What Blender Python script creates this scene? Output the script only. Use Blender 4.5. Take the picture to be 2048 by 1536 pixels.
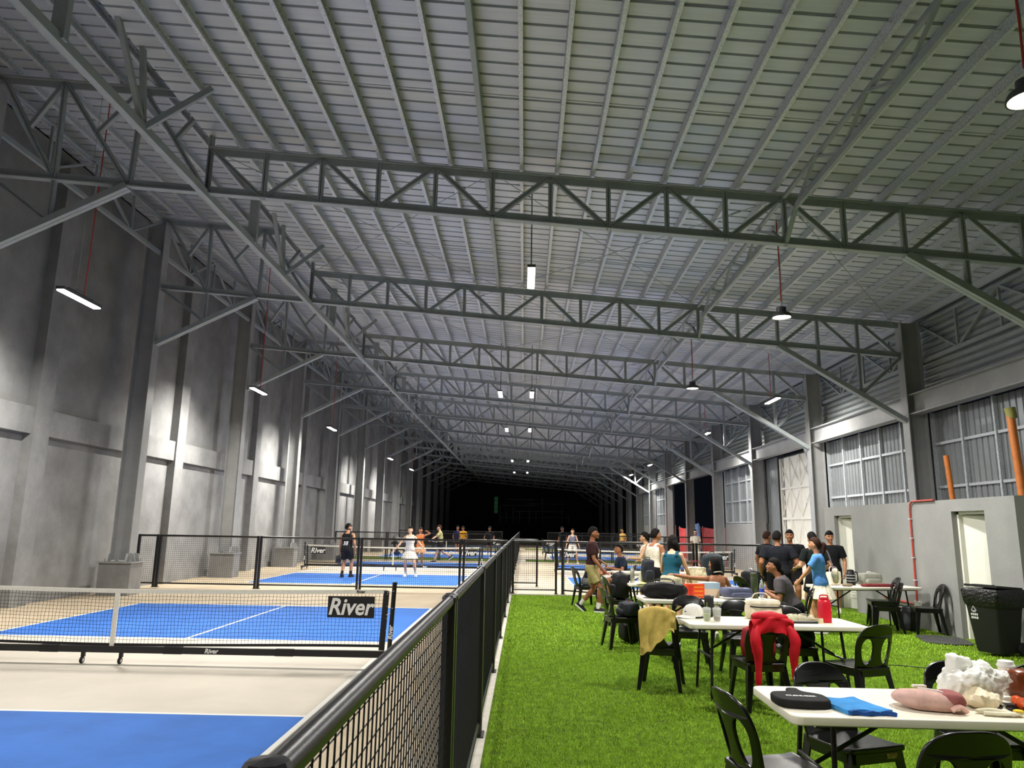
import bpy, bmesh, math, random
import numpy as np
from mathutils import Vector, Matrix, Euler, noise as mnoise

for o in list(bpy.data.objects): bpy.data.objects.remove(o)
scene = bpy.context.scene
C = bpy.context.collection
PI = math.pi
R = math.radians
random.seed(7)

# ------------------------------------------------------------------ camera
F_PX = 1462.85
cam_d = bpy.data.cameras.new('camera'); cam = bpy.data.objects.new('camera', cam_d); C.objects.link(cam)
cam_d.sensor_fit = 'HORIZONTAL'; cam_d.sensor_width = 36.0; cam_d.lens = F_PX / 2048 * 36.0
cam_d.clip_start = 0.05; cam_d.clip_end = 400
CR = Vector(((0.999741, 0.016245, 0.01591))); CU = Vector(((-0.012489, -0.192419, 0.981233))); CF = Vector(((-0.019002, 0.981178, 0.192166)))
m = Matrix((CR, CU, -CF)).transposed().to_4x4(); m.translation = (0, 0, 1.682)
cam.matrix_world = m
scene.camera = cam

# ------------------------------------------------------------------ world: night outside
w = bpy.data.worlds.new('night'); scene.world = w; w.use_nodes = True
w.node_tree.nodes['Background'].inputs[0].default_value = (0.010, 0.013, 0.020, 1)
w.node_tree.nodes['Background'].inputs[1].default_value = 0.25

# ------------------------------------------------------------------ view
vs = scene.view_settings
scene.display_settings.display_device = 'sRGB'
vs.view_transform = 'Standard'; vs.look = 'None'; vs.gamma = 1.0; vs.use_curve_mapping = False
vs.exposure = 0.0
LAMP_W = 420.0          # radiant power of one linear high-bay lamp
DISC_W = 300.0          # of one round high-bay lamp
scene.cycles.max_bounces = 6; scene.cycles.diffuse_bounces = 4; scene.cycles.glossy_bounces = 3
scene.cycles.transmission_bounces = 4; scene.cycles.transparent_max_bounces = 8
scene.cycles.caustics_reflective = False; scene.cycles.caustics_refractive = False
scene.cycles.sample_clamp_indirect = 6.0
scene.cycles.use_light_tree = True

# ------------------------------------------------------------------ helpers
def lin(c):
    c = c / 255.0
    return c / 12.92 if c <= 0.04045 else ((c + 0.055) / 1.055) ** 2.4
def rgb(c): return (lin(c[0]), lin(c[1]), lin(c[2]), 1)

MATS = {}
def mat(name, col, rough=0.55, metal=0.0, var=0.0, vscale=4.0, col2=None, bump=0.0, bscale=60.0, alpha=1.0,
        emit=0.0, trans=0.0, spec=0.5, stretch=(1, 1, 1), coat=0.0):
    """procedural material: base colour (sRGB 0-255) varied by noise, fine relief by bump"""
    if name in MATS: return MATS[name]
    m = bpy.data.materials.new(name); m.use_nodes = True
    nt = m.node_tree; N = nt.nodes; L = nt.links
    b = N['Principled BSDF']
    b.inputs['Base Color'].default_value = rgb(col)
    b.inputs['Roughness'].default_value = rough; b.inputs['Metallic'].default_value = metal
    b.inputs['Specular IOR Level'].default_value = spec
    if coat: b.inputs['Coat Weight'].default_value = coat
    if trans: b.inputs['Transmission Weight'].default_value = trans
    if alpha < 1: b.inputs['Alpha'].default_value = alpha
    if emit:
        b.inputs['Emission Color'].default_value = rgb(col); b.inputs['Emission Strength'].default_value = emit
    if var or col2 or bump:
        tc = N.new('ShaderNodeTexCoord'); mp = N.new('ShaderNodeMapping'); mp.inputs['Scale'].default_value = stretch
        L.new(tc.outputs['Object'], mp.inputs[0])
    if var or col2:
        n1 = N.new('ShaderNodeTexNoise'); n1.inputs['Scale'].default_value = vscale; n1.inputs['Detail'].default_value = 6
        n1.inputs['Roughness'].default_value = 0.65
        L.new(mp.outputs[0], n1.inputs['Vector'])
        rp = N.new('ShaderNodeValToRGB')
        c2 = col2 or tuple(max(0, min(255, x * (1 - var))) for x in col)
        c1 = tuple(max(0, min(255, x * (1 + var * 0.5))) for x in col)
        rp.color_ramp.elements[0].position = 0.32; rp.color_ramp.elements[0].color = rgb(c2)
        rp.color_ramp.elements[1].position = 0.68; rp.color_ramp.elements[1].color = rgb(c1)
        L.new(n1.outputs['Fac'], rp.inputs[0]); L.new(rp.outputs[0], b.inputs['Base Color'])
    if bump:
        n2 = N.new('ShaderNodeTexNoise'); n2.inputs['Scale'].default_value = bscale; n2.inputs['Detail'].default_value = 4
        L.new(mp.outputs[0], n2.inputs['Vector'])
        bp = N.new('ShaderNodeBump'); bp.inputs['Strength'].default_value = min(1, bump); bp.inputs['Distance'].default_value = 0.02
        L.new(n2.outputs['Fac'], bp.inputs['Height']); L.new(bp.outputs[0], b.inputs['Normal'])
    MATS[name] = m
    return m

class MB:
    """collects shapes; build() links them as ONE mesh object"""
    def __init__(s): s.v = []; s.f = []; s.mi = []; s.cur = 0
    def add(s, vs, fs):
        o = len(s.v); s.v.extend([tuple(q) for q in vs])
        for f in fs: s.f.append(tuple(i + o for i in f)); s.mi.append(s.cur)
        return s
    def box(s, c, d, rz=0.0, rx=0.0, ry=0.0):
        x, y, z = d[0] / 2, d[1] / 2, d[2] / 2
        P = [Vector((a * x, b * y, e * z)) for a in (-1, 1) for b in (-1, 1) for e in (-1, 1)]
        if rz or rx or ry:
            M = Euler((rx, ry, rz)).to_matrix(); P = [M @ q for q in P]
        c = Vector(c)
        return s.add([q + c for q in P], [(0, 1, 3, 2), (4, 6, 7, 5), (0, 4, 5, 1), (2, 3, 7, 6), (0, 2, 6, 4), (1, 5, 7, 3)])
    def bx(s, x0, x1, y0, y1, z0, z1):
        return s.box(((x0 + x1) / 2, (y0 + y1) / 2, (z0 + z1) / 2), (abs(x1 - x0), abs(y1 - y0), abs(z1 - z0)))
    def beam(s, p, q, w, h, up=(0, 0, 1)):
        p = Vector(p); q = Vector(q); d = (q - p).normalized(); u = Vector(up)
        sd = d.cross(u)
        if sd.length < 1e-4: sd = d.cross(Vector((0, 1, 0)))
        sd.normalize(); u = sd.cross(d).normalized()
        P = []
        for e in (p, q):
            for a, b in ((-1, -1), (1, -1), (1, 1), (-1, 1)): P.append(e + sd * a * w / 2 + u * b * h / 2)
        return s.add(P, [(3, 2, 1, 0), (4, 5, 6, 7), (0, 1, 5, 4), (1, 2, 6, 5), (2, 3, 7, 6), (3, 0, 4, 7)])
    def rings(s, rs, cap0=True, cap1=True, closed=True):
        n = len(rs[0]); V = [q for r in rs for q in r]; Fc = []
        for i in range(len(rs) - 1):
            for j in range(n if closed else n - 1):
                k = (j + 1) % n
                Fc.append((i * n + j, i * n + k, (i + 1) * n + k, (i + 1) * n + j))
        if cap0: Fc.append(tuple(range(n - 1, -1, -1)))
        if cap1: Fc.append(tuple((len(rs) - 1) * n + j for j in range(n)))
        return s.add(V, Fc)
    def tube(s, pts, r, n=8, flat=1.0, cap=True, ref=None):
        pts = [Vector(q) for q in pts]; rs = []
        if not hasattr(r, '__len__'): r = [r] * len(pts)
        d0 = (pts[1] - pts[0]).normalized()
        a = Vector(ref) if ref else (Vector((0, 0, 1)) if abs(d0.z) < 0.9 else Vector((1, 0, 0)))
        u = (a - d0 * a.dot(d0)).normalized()
        for i, q in enumerate(pts):
            d = (pts[min(i + 1, len(pts) - 1)] - pts[max(i - 1, 0)]).normalized()
            u = (u - d * u.dot(d)).normalized(); v = d.cross(u)
            rr = r[i]
            rs.append([q + u * math.cos(2 * PI * k / n) * rr * flat + v * math.sin(2 * PI * k / n) * rr for k in range(n)])
        return s.rings(rs, cap, cap)
    def lathe(s, prof, n=16, c=(0, 0, 0), M=None, sx=1.0, sy=1.0):
        c = Vector(c); rs = []
        for r, z in prof:
            ring = [Vector((math.cos(2 * PI * k / n) * max(r, 1e-4) * sx, math.sin(2 * PI * k / n) * max(r, 1e-4) * sy, z)) for k in range(n)]
            rs.append([(M @ q if M else q) + c for q in ring])
        return s.rings(rs)
    def ell(s, c, d, n=12, m=8, M=None, fn=None):
        """ellipsoid with half axes d"""
        c = Vector(c); V = []; Fc = []
        for i in range(m + 1):
            t = PI * i / m
            for j in range(n):
                a = 2 * PI * j / n
                q = Vector((math.sin(t) * math.cos(a), math.sin(t) * math.sin(a), math.cos(t)))
                k = fn(q) if fn else 1.0
                q = Vector((q.x * d[0] * k, q.y * d[1] * k, q.z * d[2] * k))
                V.append((M @ q if M else q) + c)
        for i in range(m):
            for j in range(n):
                k = (j + 1) % n
                Fc.append((i * n + j, (i + 1) * n + j, (i + 1) * n + k, i * n + k))
        return s.add(V, Fc)
    def mesh(s, name, merge=False):
        me = bpy.data.meshes.new(name); me.from_pydata(s.v, [], s.f)
        if any(s.mi): me.polygons.foreach_set('material_index', s.mi)
        if merge:
            bm = bmesh.new(); bm.from_mesh(me); bmesh.ops.remove_doubles(bm, verts=bm.verts, dist=1e-4)
            bmesh.ops.recalc_face_normals(bm, faces=bm.faces); bm.to_mesh(me); bm.free()
        me.update(); return me
    def build(s, name, m, parent=None, smooth=False, merge=False):
        return link(name, s.mesh(name, merge), m, parent, smooth)

def setsmooth(me, ang=None):
    me.polygons.foreach_set('use_smooth', [True] * len(me.polygons))
    if ang: me.set_sharp_from_angle(angle=R(ang))
def link(name, me, m=None, parent=None, smooth=False):
    o = bpy.data.objects.new(name, me); C.objects.link(o)
    if m is not None and not me.materials:
        for q in (m if isinstance(m, (list, tuple)) else [m]): me.materials.append(q)
    if smooth: setsmooth(me, 40 if smooth is True else smooth)
    if parent: o.parent = parent
    return o
def tag(o, label, cat=None, group=None, kind=None):
    if label: o['label'] = label
    if cat: o['category'] = cat
    if group: o['group'] = group
    if kind: o['kind'] = kind
    return o
def thing(name, label, cat, loc=(0, 0, 0), rz=0.0, group=None):
    o = bpy.data.objects.new(name, None); C.objects.link(o); o.empty_display_size = 0.1
    o.location = loc; o.rotation_euler = (0, 0, rz)
    return tag(o, label, cat, group)
def struct(o):
    o['kind'] = 'structure'; return o
def dup(root, loc=None, rz=None, label=None, group=None):
    r = root.copy(); C.objects.link(r)
    if loc is not None: r.location = loc
    if rz is not None: r.rotation_euler = (0, 0, rz)
    if label: r['label'] = label
    if group: r['group'] = group
    for ch in list(root.children):
        c = ch.copy(); C.objects.link(c); c.parent = r
        for g in list(ch.children):
            d = g.copy(); C.objects.link(d); d.parent = c
    return r
def evalmesh(o):
    dg = bpy.context.evaluated_depsgraph_get(); dg.update()
    return bpy.data.meshes.new_from_object(o.evaluated_get(dg))
def plate(outline, holes=(), t=0.01, bevel=0.002, res=1):
    """flat plate with holes in XY, thickness along Z -> mesh (via a 2D curve)"""
    cu = bpy.data.curves.new('tmp', 'CURVE'); cu.dimensions = '2D'; cu.fill_mode = 'BOTH'
    cu.extrude = t / 2; cu.bevel_depth = bevel; cu.bevel_resolution = res; cu.offset = -bevel
    for loop in (outline, *holes):
        sp = cu.splines.new('POLY'); sp.points.add(len(loop) - 1); sp.use_cyclic_u = True
        for pnt, (x, y) in zip(sp.points, loop): pnt.co = (x, y, 0, 1)
    o = bpy.data.objects.new('tmp', cu); C.objects.link(o)
    me = evalmesh(o); bpy.data.objects.remove(o); bpy.data.curves.remove(cu)
    return me
def text_mesh(s, size, shear=0.0, bold=0.0, depth=0.001, align='CENTER', space=1.0):
    cu = bpy.data.curves.new('tmp', 'FONT'); cu.body = s; cu.size = size; cu.shear = shear; cu.offset = bold
    cu.extrude = depth; cu.align_x = align; cu.align_y = 'CENTER'; cu.space_character = space; cu.resolution_u = 3
    o = bpy.data.objects.new('tmp', cu); C.objects.link(o)
    me = evalmesh(o); bpy.data.objects.remove(o); bpy.data.curves.remove(cu)
    return me
def xform(me, fn):
    n = len(me.vertices); a = np.empty(n * 3, dtype=np.float32); me.vertices.foreach_get('co', a); a = a.reshape(-1, 3)
    b = np.array([fn(*q) for q in a], dtype=np.float32); me.vertices.foreach_set('co', b.ravel()); me.update(); return me
def remesh(mb, name, voxel, smooth=2, m=None, parent=None):
    """one continuous surface from overlapping closed shapes"""
    me = mb.mesh(name); o = bpy.data.objects.new(name, me); C.objects.link(o)
    md = o.modifiers.new('r', 'REMESH'); md.mode = 'VOXEL'; md.voxel_size = voxel; md.use_smooth_shade = True
    if smooth:
        sm = o.modifiers.new('s', 'SMOOTH'); sm.iterations = smooth; sm.factor = 0.5
    me2 = evalmesh(o); o.modifiers.clear(); o.data = me2; bpy.data.meshes.remove(me)
    me2.name = name
    if m: me2.materials.append(m)
    if parent: o.parent = parent
    return o
def nz(x, y, z=0.0, s=1.0): return mnoise.noise(Vector((x * s, y * s, z * s)))
def softbox(d, puff=0.5, n=8, amp=0.0, fs=6.0, seed=0.0, flat=True):
    """puffed box standing on z=0 (bags, folded cloth)"""
    V = []; Fc = []; idx = {}
    def vert(u, v, w):
        k = (round(u, 5), round(v, 5), round(w, 5))
        if k in idx: return idx[k]
        a = Vector((u, v, w)); l = max(abs(u), abs(v), abs(w)); sph = a.normalized() * l
        q = a.lerp(sph * 1.12, puff)
        q = Vector((q.x * d[0] / 2, q.y * d[1] / 2, q.z * d[2] / 2))
        if amp:
            k2 = nz(q.x + seed, q.y - seed, q.z + 2 * seed, fs)
            q += a.normalized() * k2 * amp
        z = q.z + d[2] / 2
        if flat and z < 0: z = 0.0
        V.append((q.x, q.y, z)); idx[k] = len(V) - 1; return idx[k]
    for ax in range(3):
        for sg in (-1, 1):
            for i in range(n):
                for j in range(n):
                    q = []
                    for a, b in ((i, j), (i + 1, j), (i + 1, j + 1), (i, j + 1)):
                        c = [0, 0, 0]; c[ax] = sg; c[(ax + 1) % 3] = -1 + 2 * a / n; c[(ax + 2) % 3] = -1 + 2 * b / n
                        q.append(vert(*c))
                    Fc.append(tuple(q) if sg > 0 else tuple(q[::-1]))
    mb = MB(); mb.add(V, Fc); return mb
def sheet(fn, nu, nv, t=0.006):
    """cloth: surface fn(u,v) in 0..1 given thickness"""
    P = [[Vector(fn(i / nu, j / nv)) for j in range(nv + 1)] for i in range(nu + 1)]
    V = []; Nn = []
    for i in range(nu + 1):
        for j in range(nv + 1):
            a = P[min(i + 1, nu)][j] - P[max(i - 1, 0)][j]; b = P[i][min(j + 1, nv)] - P[i][max(j - 1, 0)]
            c = a.cross(b); Nn.append(c.normalized() if c.length > 1e-9 else Vector((0, 0, 1))); V.append(P[i][j])
    k = len(V); W = nv + 1; Fc = []
    V2 = [q + n_ * t / 2 for q, n_ in zip(V, Nn)] + [q - n_ * t / 2 for q, n_ in zip(V, Nn)]
    for i in range(nu):
        for j in range(nv):
            a = i * W + j; Fc.append((a, a + W, a + W + 1, a + 1)); Fc.append((k + a, k + a + 1, k + a + W + 1, k + a + W))
    bd = [(i, 0) for i in range(nu)] + [(nu, j) for j in range(nv)] + [(i, nv) for i in range(nu, 0, -1)] + [(0, j) for j in range(nv, 0, -1)]
    ids = [i * W + j for i, j in bd]
    for a, b in zip(ids, ids[1:] + ids[:1]): Fc.append((a, a + k, b + k, b)[::-1])
    mb = MB(); mb.add(V2, Fc); return mb
def rrect(x0, x1, y0, y1, r, n=5):
    P = []
    for cx, cy, a0 in ((x1 - r, y1 - r, 0), (x0 + r, y1 - r, 90), (x0 + r, y0 + r, 180), (x1 - r, y0 + r, 270)):
        for i in range(n + 1):
            a = R(a0 + 90 * i / n); P.append((cx + r * math.cos(a), cy + r * math.sin(a)))
    return P
def smooth_loop(pts, n=4):
    """closed Catmull-Rom through pts"""
    out = []; k = len(pts)
    for i in range(k):
        p0, p1, p2, p3 = (Vector(pts[(i + j - 1) % k]) for j in range(4))
        for s_ in range(n):
            t = s_ / n
            out.append(tuple(0.5 * ((2 * p1) + (p2 - p0) * t + (2 * p0 - 5 * p1 + 4 * p2 - p3) * t * t + (3 * p1 - p0 - 3 * p2 + p3) * t ** 3)))
    return out
def crom(pts, n=6):
    pts = [Vector(q) for q in pts]; P = [pts[0]] + pts + [pts[-1]]; out = []
    for i in range(1, len(P) - 2):
        for s_ in range(n):
            t = s_ / n; p0, p1, p2, p3 = P[i - 1:i + 3]
            out.append(0.5 * ((2 * p1) + (p2 - p0) * t + (2 * p0 - 5 * p1 + 4 * p2 - p3) * t * t + (3 * p1 - p0 - 3 * p2 + p3) * t ** 3))
    return out + [pts[-1]]

# ------------------------------------------------------------------ materials
M_FLOOR = mat('floor_acrylic_beige', (200, 182, 154), 0.5, var=0.06, vscale=0.9, bump=0.05, bscale=180)
M_BLUE = mat('court_acrylic_blue', (62, 116, 200), 0.7, var=0.07, vscale=1.6, bump=0.06, bscale=200, spec=0.2)
M_KITCH = mat('kitchen_acrylic_light', (212, 203, 188), 0.5, var=0.05, vscale=0.9, bump=0.05, bscale=180)
M_LINE = mat('line_paint_white', (236, 236, 230), 0.5)
M_TURF = mat('turf_base', (100, 130, 32), 0.9, var=0.3, vscale=9, bump=0.6, bscale=240, spec=0.1)
M_CONC = mat('wall_render_grey', (132, 132, 131), 0.8, var=0.13, vscale=1.3, bump=0.18, bscale=14)
M_PLAST = mat('plaster_grey', (138, 138, 136), 0.75, var=0.07, vscale=1.1, bump=0.08, bscale=20)
M_KERB = mat('kerb_concrete', (196, 190, 178), 0.75, var=0.1, vscale=8)
M_STEEL = mat('steel_paint_grey', (150, 157, 158), 0.5, var=0.06, vscale=3, bump=0.03, bscale=60)
M_COLUMN = mat('column_paint_grey', (150, 151, 150), 0.45, var=0.06, vscale=2)
M_GALV = mat('galvanised_steel', (198, 203, 207), 0.4, 0.35, var=0.22, vscale=38, bump=0.03, bscale=90)
M_ROOF = mat('roof_sheet_metal', (188, 193, 198), 0.42, 0.35, var=0.05, vscale=5, stretch=(0.15, 6, 1))
M_CLAD = mat('cladding_metal', (160, 165, 167), 0.3, 0.6, var=0.06, vscale=2)
M_CLADD = mat('cladding_louvre_metal', (150, 156, 158), 0.3, 0.65, var=0.06, vscale=2)
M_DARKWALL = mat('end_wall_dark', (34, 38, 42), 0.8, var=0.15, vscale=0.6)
M_BLACK = mat('black_powder_coat', (20, 20, 21), 0.33, bump=0.04, bscale=150)
M_BLACKM = mat('black_matt', (17, 17, 18), 0.6)
M_WHITE = mat('white_plain', (232, 232, 228), 0.5)
M_RED = mat('red_conduit', (176, 58, 48), 0.5)
M_ORANGE = mat('orange_pvc', (188, 108, 42), 0.45, var=0.1, vscale=6)
M_SHEER = mat('door_white', (226, 224, 214), 0.45, var=0.03, vscale=2)

SL = -0.083
def top_z(x): return 7.50 + SL * x
def up_z(x): return 8.52 + SL * x
def bot_z(x): return 6.66 - 0.085 * x
X0 = -5.42; DX = 0.965
def xk(k): return X0 + DX * k
TRY = [11.4 + 6.1 * i for i in range(14)]
Y_A, Y_B = -5.0, 91.6

# ------------------------------------------------------------------ floor, courts
floor = struct(MB().bx(-10.4, 9.9, Y_A, Y_B, -0.25, 0.0).build('floor', M_FLOOR))
def on_floor(name, x0, x1, y0, y1, m, t=0.0015):
    return MB().bx(x0, x1, y0, y1, -0.0005, t).build(name, m, floor)
def court(cx, y0):
    on_floor('kitchen_panel', cx - 3.05, cx + 3.05, y0 - 2.134, y0 + 2.134, M_KITCH, 0.0012)
    for s in (-1, 1):
        a, b = sorted((y0 + s * 2.134, y0 + s * 6.706))
        on_floor('blue_court_panel', cx - 3.05, cx - 0.025, a, b, M_BLUE)
        on_floor('blue_court_panel', cx + 0.025, cx + 3.05, a, b, M_BLUE)
        on_floor('court_line', cx - 0.025, cx + 0.025, a, b, M_LINE, 0.0022)                 # centre line
        for yy in (y0 + s * 2.134, y0 + s * 6.706):
            on_floor('court_line', cx - 3.05, cx + 3.05, yy - 0.025, yy + 0.025, M_LINE, 0.0026)
    for s in (-1, 1):
        on_floor('court_line', cx + s * 3.05 - 0.025, cx + s * 3.05 + 0.025, y0 - 6.706, y0 + 6.706, M_LINE, 0.003)
COURTS_L = [9.06, 28.4, 47.7, 67.0]; COURTS_R = [28.4, 47.7, 67.0]
CXL, CXR = -4.95, 4.55
for y in COURTS_L: court(CXL, y)
for y in COURTS_R: court(CXR, y)
# artificial turf
tf = MB().bx(-0.29, 9.3, Y_A, 19.1, -0.001, 0.012).build('turf', M_TURF, floor)
for y in (37.6, 57.2):
    on_floor('turf', -10.0, -0.6, y, y + 2.3, M_TURF, 0.012); on_floor('turf', 0.1, 9.2, y, y + 2.3, M_TURF, 0.012)
MB().bx(-0.42, -0.29, Y_A, 19.3, -0.001, 0.03).build('kerb', M_KERB, floor)
MB().bx(-0.42, 9.2, 19.1, 19.24, -0.001, 0.03).build('kerb', M_KERB, floor)
MB().bx(-0.42, -0.29, 19.3, 60, -0.001, 0.02).build('kerb', M_KERB, floor)
# turf pile: upright blades, dense near the camera
def grass(name, x0, x1, y0, y1, dens, h, wd, seed):
    rg = np.random.default_rng(seed); n = int((x1 - x0) * (y1 - y0) * dens)
    x = rg.uniform(x0, x1, n); y = rg.uniform(y0, y1, n); a = rg.uniform(0, 2 * PI, n); hh = h * rg.uniform(0.6, 1.2, n)
    lx = rg.normal(0, 0.45, n) * hh; ly = rg.normal(0, 0.45, n) * hh
    V = np.empty((n, 3, 3), np.float32)
    V[:, 0] = np.stack([x - np.cos(a) * wd, y - np.sin(a) * wd, np.full(n, 0.008)], 1)
    V[:, 1] = np.stack([x + np.cos(a) * wd, y + np.sin(a) * wd, np.full(n, 0.008)], 1)
    V[:, 2] = np.stack([x + lx, y + ly, 0.012 + hh], 1)
    me = bpy.data.meshes.new(name); me.vertices.add(3 * n); me.vertices.foreach_set('co', V.ravel())
    me.loops.add(3 * n); me.loops.foreach_set('vertex_index', np.arange(3 * n, dtype=np.int32))
    me.polygons.add(n); me.polygons.foreach_set('loop_start', np.arange(0, 3 * n, 3, dtype=np.int32))
    me.update(calc_edges=True)
    return me
M_BLADE = mat('turf_blade', (158, 192, 56), 0.6, var=0.4, vscale=60, col2=(106, 144, 32), spec=0.25)
for i, a in enumerate([(-0.27, 4.2, 2.4, 6.2, 5200, 0.022, 0.0032), (-0.27, 5.6, 6.2, 10.5, 2600, 0.024, 0.0045), (-0.27, 7.1, 10.5, 19.0, 1000, 0.026, 0.008)]):
    o = link('turf_pile', grass('turf_pile', *a, 11 + i), M_BLADE, floor); o['kind'] = 'stuff'

# ------------------------------------------------------------------ left wall
WLX = -10.1
wl = struct(MB().bx(WLX - 0.2, WLX, Y_A, Y_B, 0, 10.2).build('wall_left', M_CONC))
PIL = [8.6 + 6.1 * i for i in range(14)]
pil = MB().bx(0, 0.22, -0.25, 0.25, 0, 9.2).mesh('pilaster')
tie = MB().bx(0, 0.17, 0.25, 5.85, 3.38, 3.92).mesh('tie_beam')
for y in PIL:
    o = link('pilaster', pil, M_CONC, wl); o.location = (WLX, y, 0)
    o = link('tie_beam', tie, M_CONC, wl); o.location = (WLX, y, 0)

# ------------------------------------------------------------------ columns
def h_column(hx, top, lab_side, flip):
    """H-section, web in the XZ plane, flanges facing +-X; origin at the hall-side face"""
    d, b, t = 0.45, 0.30, 0.022
    s = -1 if flip else 1
    p = {}
    z0 = 0.78 if flip else 0.02
    p['shaft'] = MB().bx(0, s * t, -b / 2, b / 2, z0, top).bx(s * (d - t), s * d, -b / 2, b / 2, z0, top).bx(s * t, s * (d - t), -0.012, 0.012, z0, top)
    return p
def place_columns():
    pl = h_column(-9.2, 9.2, 'l', True)
    sh = pl['shaft'].mesh('shaft')
    ped = MB().bx(0.13, -0.62, -0.27, 0.27, 0, 0.72).mesh('pedestal')
    bp = MB().bx(0.16, -0.65, -0.31, 0.31, 0.72, 0.75)
    for yy in (-0.24, 0.24):
        for xx in (0.09, -0.2, -0.5): bp.lathe([(0.016, 0.75), (0.016, 0.80), (0.009, 0.80), (0.009, 0.83)], 6, (xx, yy, 0))
    bp = bp.mesh('base_plate')
    gs = MB()
    for yy in (-0.1, 0.1):
        gs.add([(0.0, yy - .008, .75), (0.14, yy - .008, .75), (0.10, yy - .008, .93), (0.0, yy - .008, 0.95), (0.0, yy + .008, .75), (0.14, yy + .008, .75), (0.10, yy + .008, .93), (0, yy + .008, .95)],
               [(0, 1, 2, 3), (7, 6, 5, 4), (1, 5, 6, 2), (3, 2, 6, 7)])
    for xx in (-0.02, -0.42):
        for s in (-1, 1):
            gs.add([(xx - .008, s * .15, .75), (xx - .008, s * .29, .75), (xx - .008, s * .24, .93), (xx - .008, s * .15, .95), (xx + .008, s * .15, .75), (xx + .008, s * .29, .75), (xx + .008, s * .24, .93), (xx + .008, s * .15, .95)],
                   [(0, 1, 2, 3), (7, 6, 5, 4), (1, 5, 6, 2), (3, 2, 6, 7)])
    gs = gs.mesh('gusset')
    words = ['nearest left steel column on a concrete pedestal, beside the first floodlit wall bay'] + [None] * 20
    for i, y in enumerate(TRY):
        n = ['first', 'second', 'third', 'fourth', 'fifth', 'sixth', 'seventh', 'eighth', 'ninth', 'tenth', 'eleventh', 'twelfth', 'thirteenth', 'fourteenth'][i]
        t = thing('steel_column', 'grey steel column on concrete pedestal along left wall, %s from the camera' % n, 'column', (-9.2, y, 0), group='steel columns along the left wall')
        link('shaft', sh, M_COLUMN, t)
        if i < 9:
            link('pedestal', ped, M_CONC, t); link('base_plate', bp, M_COLUMN, t); link('gusset', gs, M_COLUMN, t)
    pr = h_column(9.1, 6.75, 'r', False); sr = pr['shaft'].mesh('shaft')
    for i, y in enumerate(TRY):
        n = ['first', 'second', 'third', 'fourth', 'fifth', 'sixth', 'seventh', 'eighth', 'ninth', 'tenth', 'eleventh', 'twelfth', 'thirteenth', 'fourteenth'][i]
        t = thing('steel_column', 'tall grey steel column along right open side, %s from the camera' % n, 'column', (9.1, y, 0), group='steel columns along the right side')
        link('shaft', sr, M_COLUMN, t)
place_columns()

# ------------------------------------------------------------------ roof: sheets and purlins
ceiling = struct(MB().bx(-10.3, -10.1, Y_A, Y_B, 9.55, 9.7).build('ceiling', M_STEEL))
def rib_sheet(xa, xb, za, zb, n=4, pitch=0.27):
    prof = []
    for i in range(n):
        y = i * pitch
        prof += [(y, 0), (y + pitch - 0.05, 0), (y + pitch - 0.042, 0.03), (y + pitch - 0.008, 0.03)]
    prof.append((n * pitch, 0))
    mb = MB(); V = []; Fc = []
    for y, z in prof: V += [(xa, y, za + z), (xb, y, zb + z)]
    for i in range(len(prof) - 1): Fc.append((2 * i, 2 * i + 1, 2 * i + 3, 2 * i + 2))
    mb.add(V, Fc); return mb.mesh('roof_sheet')
PU = 0.16
lo = rib_sheet(-5.5, 9.9, top_z(-5.5) + 0.065 + PU, top_z(9.9) + 0.065 + PU)
hi = rib_sheet(-10.25, -4.95, up_z(-10.25) + 0.065 + PU, up_z(-4.95) + 0.065 + PU)
k = 0; y = Y_A
while y < Y_B - 0.3:
    for me in (lo, hi):
        o = link('roof_sheet', me, M_ROOF, ceiling); o.location = (0, y, 0)
    y += 1.08
def purlin_mesh():
    w, h, t = 0.06, PU - 0.004, 0.004; y0, y1 = Y_A, Y_B
    return MB().bx(0, t, y0, y1, 0, h).bx(0, w, y0, y1, 0, t).bx(0, w, y0, y1, h - t, h).bx(w - t, w, y0, y1, t, 0.022).mesh('purlin')
pm = purlin_mesh()
for j in range(-8, 17):
    x = -0.12 + 0.6 * j; o = link('purlin', pm, M_GALV, ceiling); o.location = (x - 0.03, 0, top_z(x) + 0.067)
for j in range(8):
    x = -5.25 - 0.62 * j; o = link('purlin', pm, M_GALV, ceiling); o.location = (x - 0.03, 0, up_z(x) + 0.067)
for i in range(-1, 9):                              # sag rods tying the purlins
    yb = 11.4 + 6.1 * i
    for fr in (1.0 / 3, 2.0 / 3):
        yy = yb + 6.1 * fr
        MB().tube([(-5.4, yy, top_z(-5.4) + 0.15), (9.4, yy, top_z(9.4) + 0.15)], 0.007, 5).build('sag_rod', M_STEEL, ceiling)
for i in range(4):                                  # crossed bracing rods under the purlins
    ya, yb = 11.4 + 6.1 * i, 17.5 + 6.1 * i
    for xa, xb in ((-0.6, 4.23), (4.23, -0.6), (-5.4, -0.6), (-0.6, -5.4), (4.23, 9.0)):
        mb = MB().tube([(xa, ya, top_z(xa) - 0.02), (xb, yb, top_z(xb) - 0.02)], 0.008, 5)
        q = Vector((xa, ya, top_z(xa) - 0.02)).lerp(Vector((xb, yb, top_z(xb) - 0.02)), 0.12); d = Vector((xb - xa, yb - ya, 0)).normalized()
        mb.tube([q - d * 0.09, q + d * 0.09], 0.02, 6)
        mb.build('brace_rod', M_STEEL, ceiling)
struct(MB().bx(-5.32, -5.28, Y_A, Y_B, top_z(-5.3) + 0.26, up_z(-5.3) + 0.23).build('roof_step_closure', M_CLADD))  # unseen sheet put in to close the roof step against light

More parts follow.
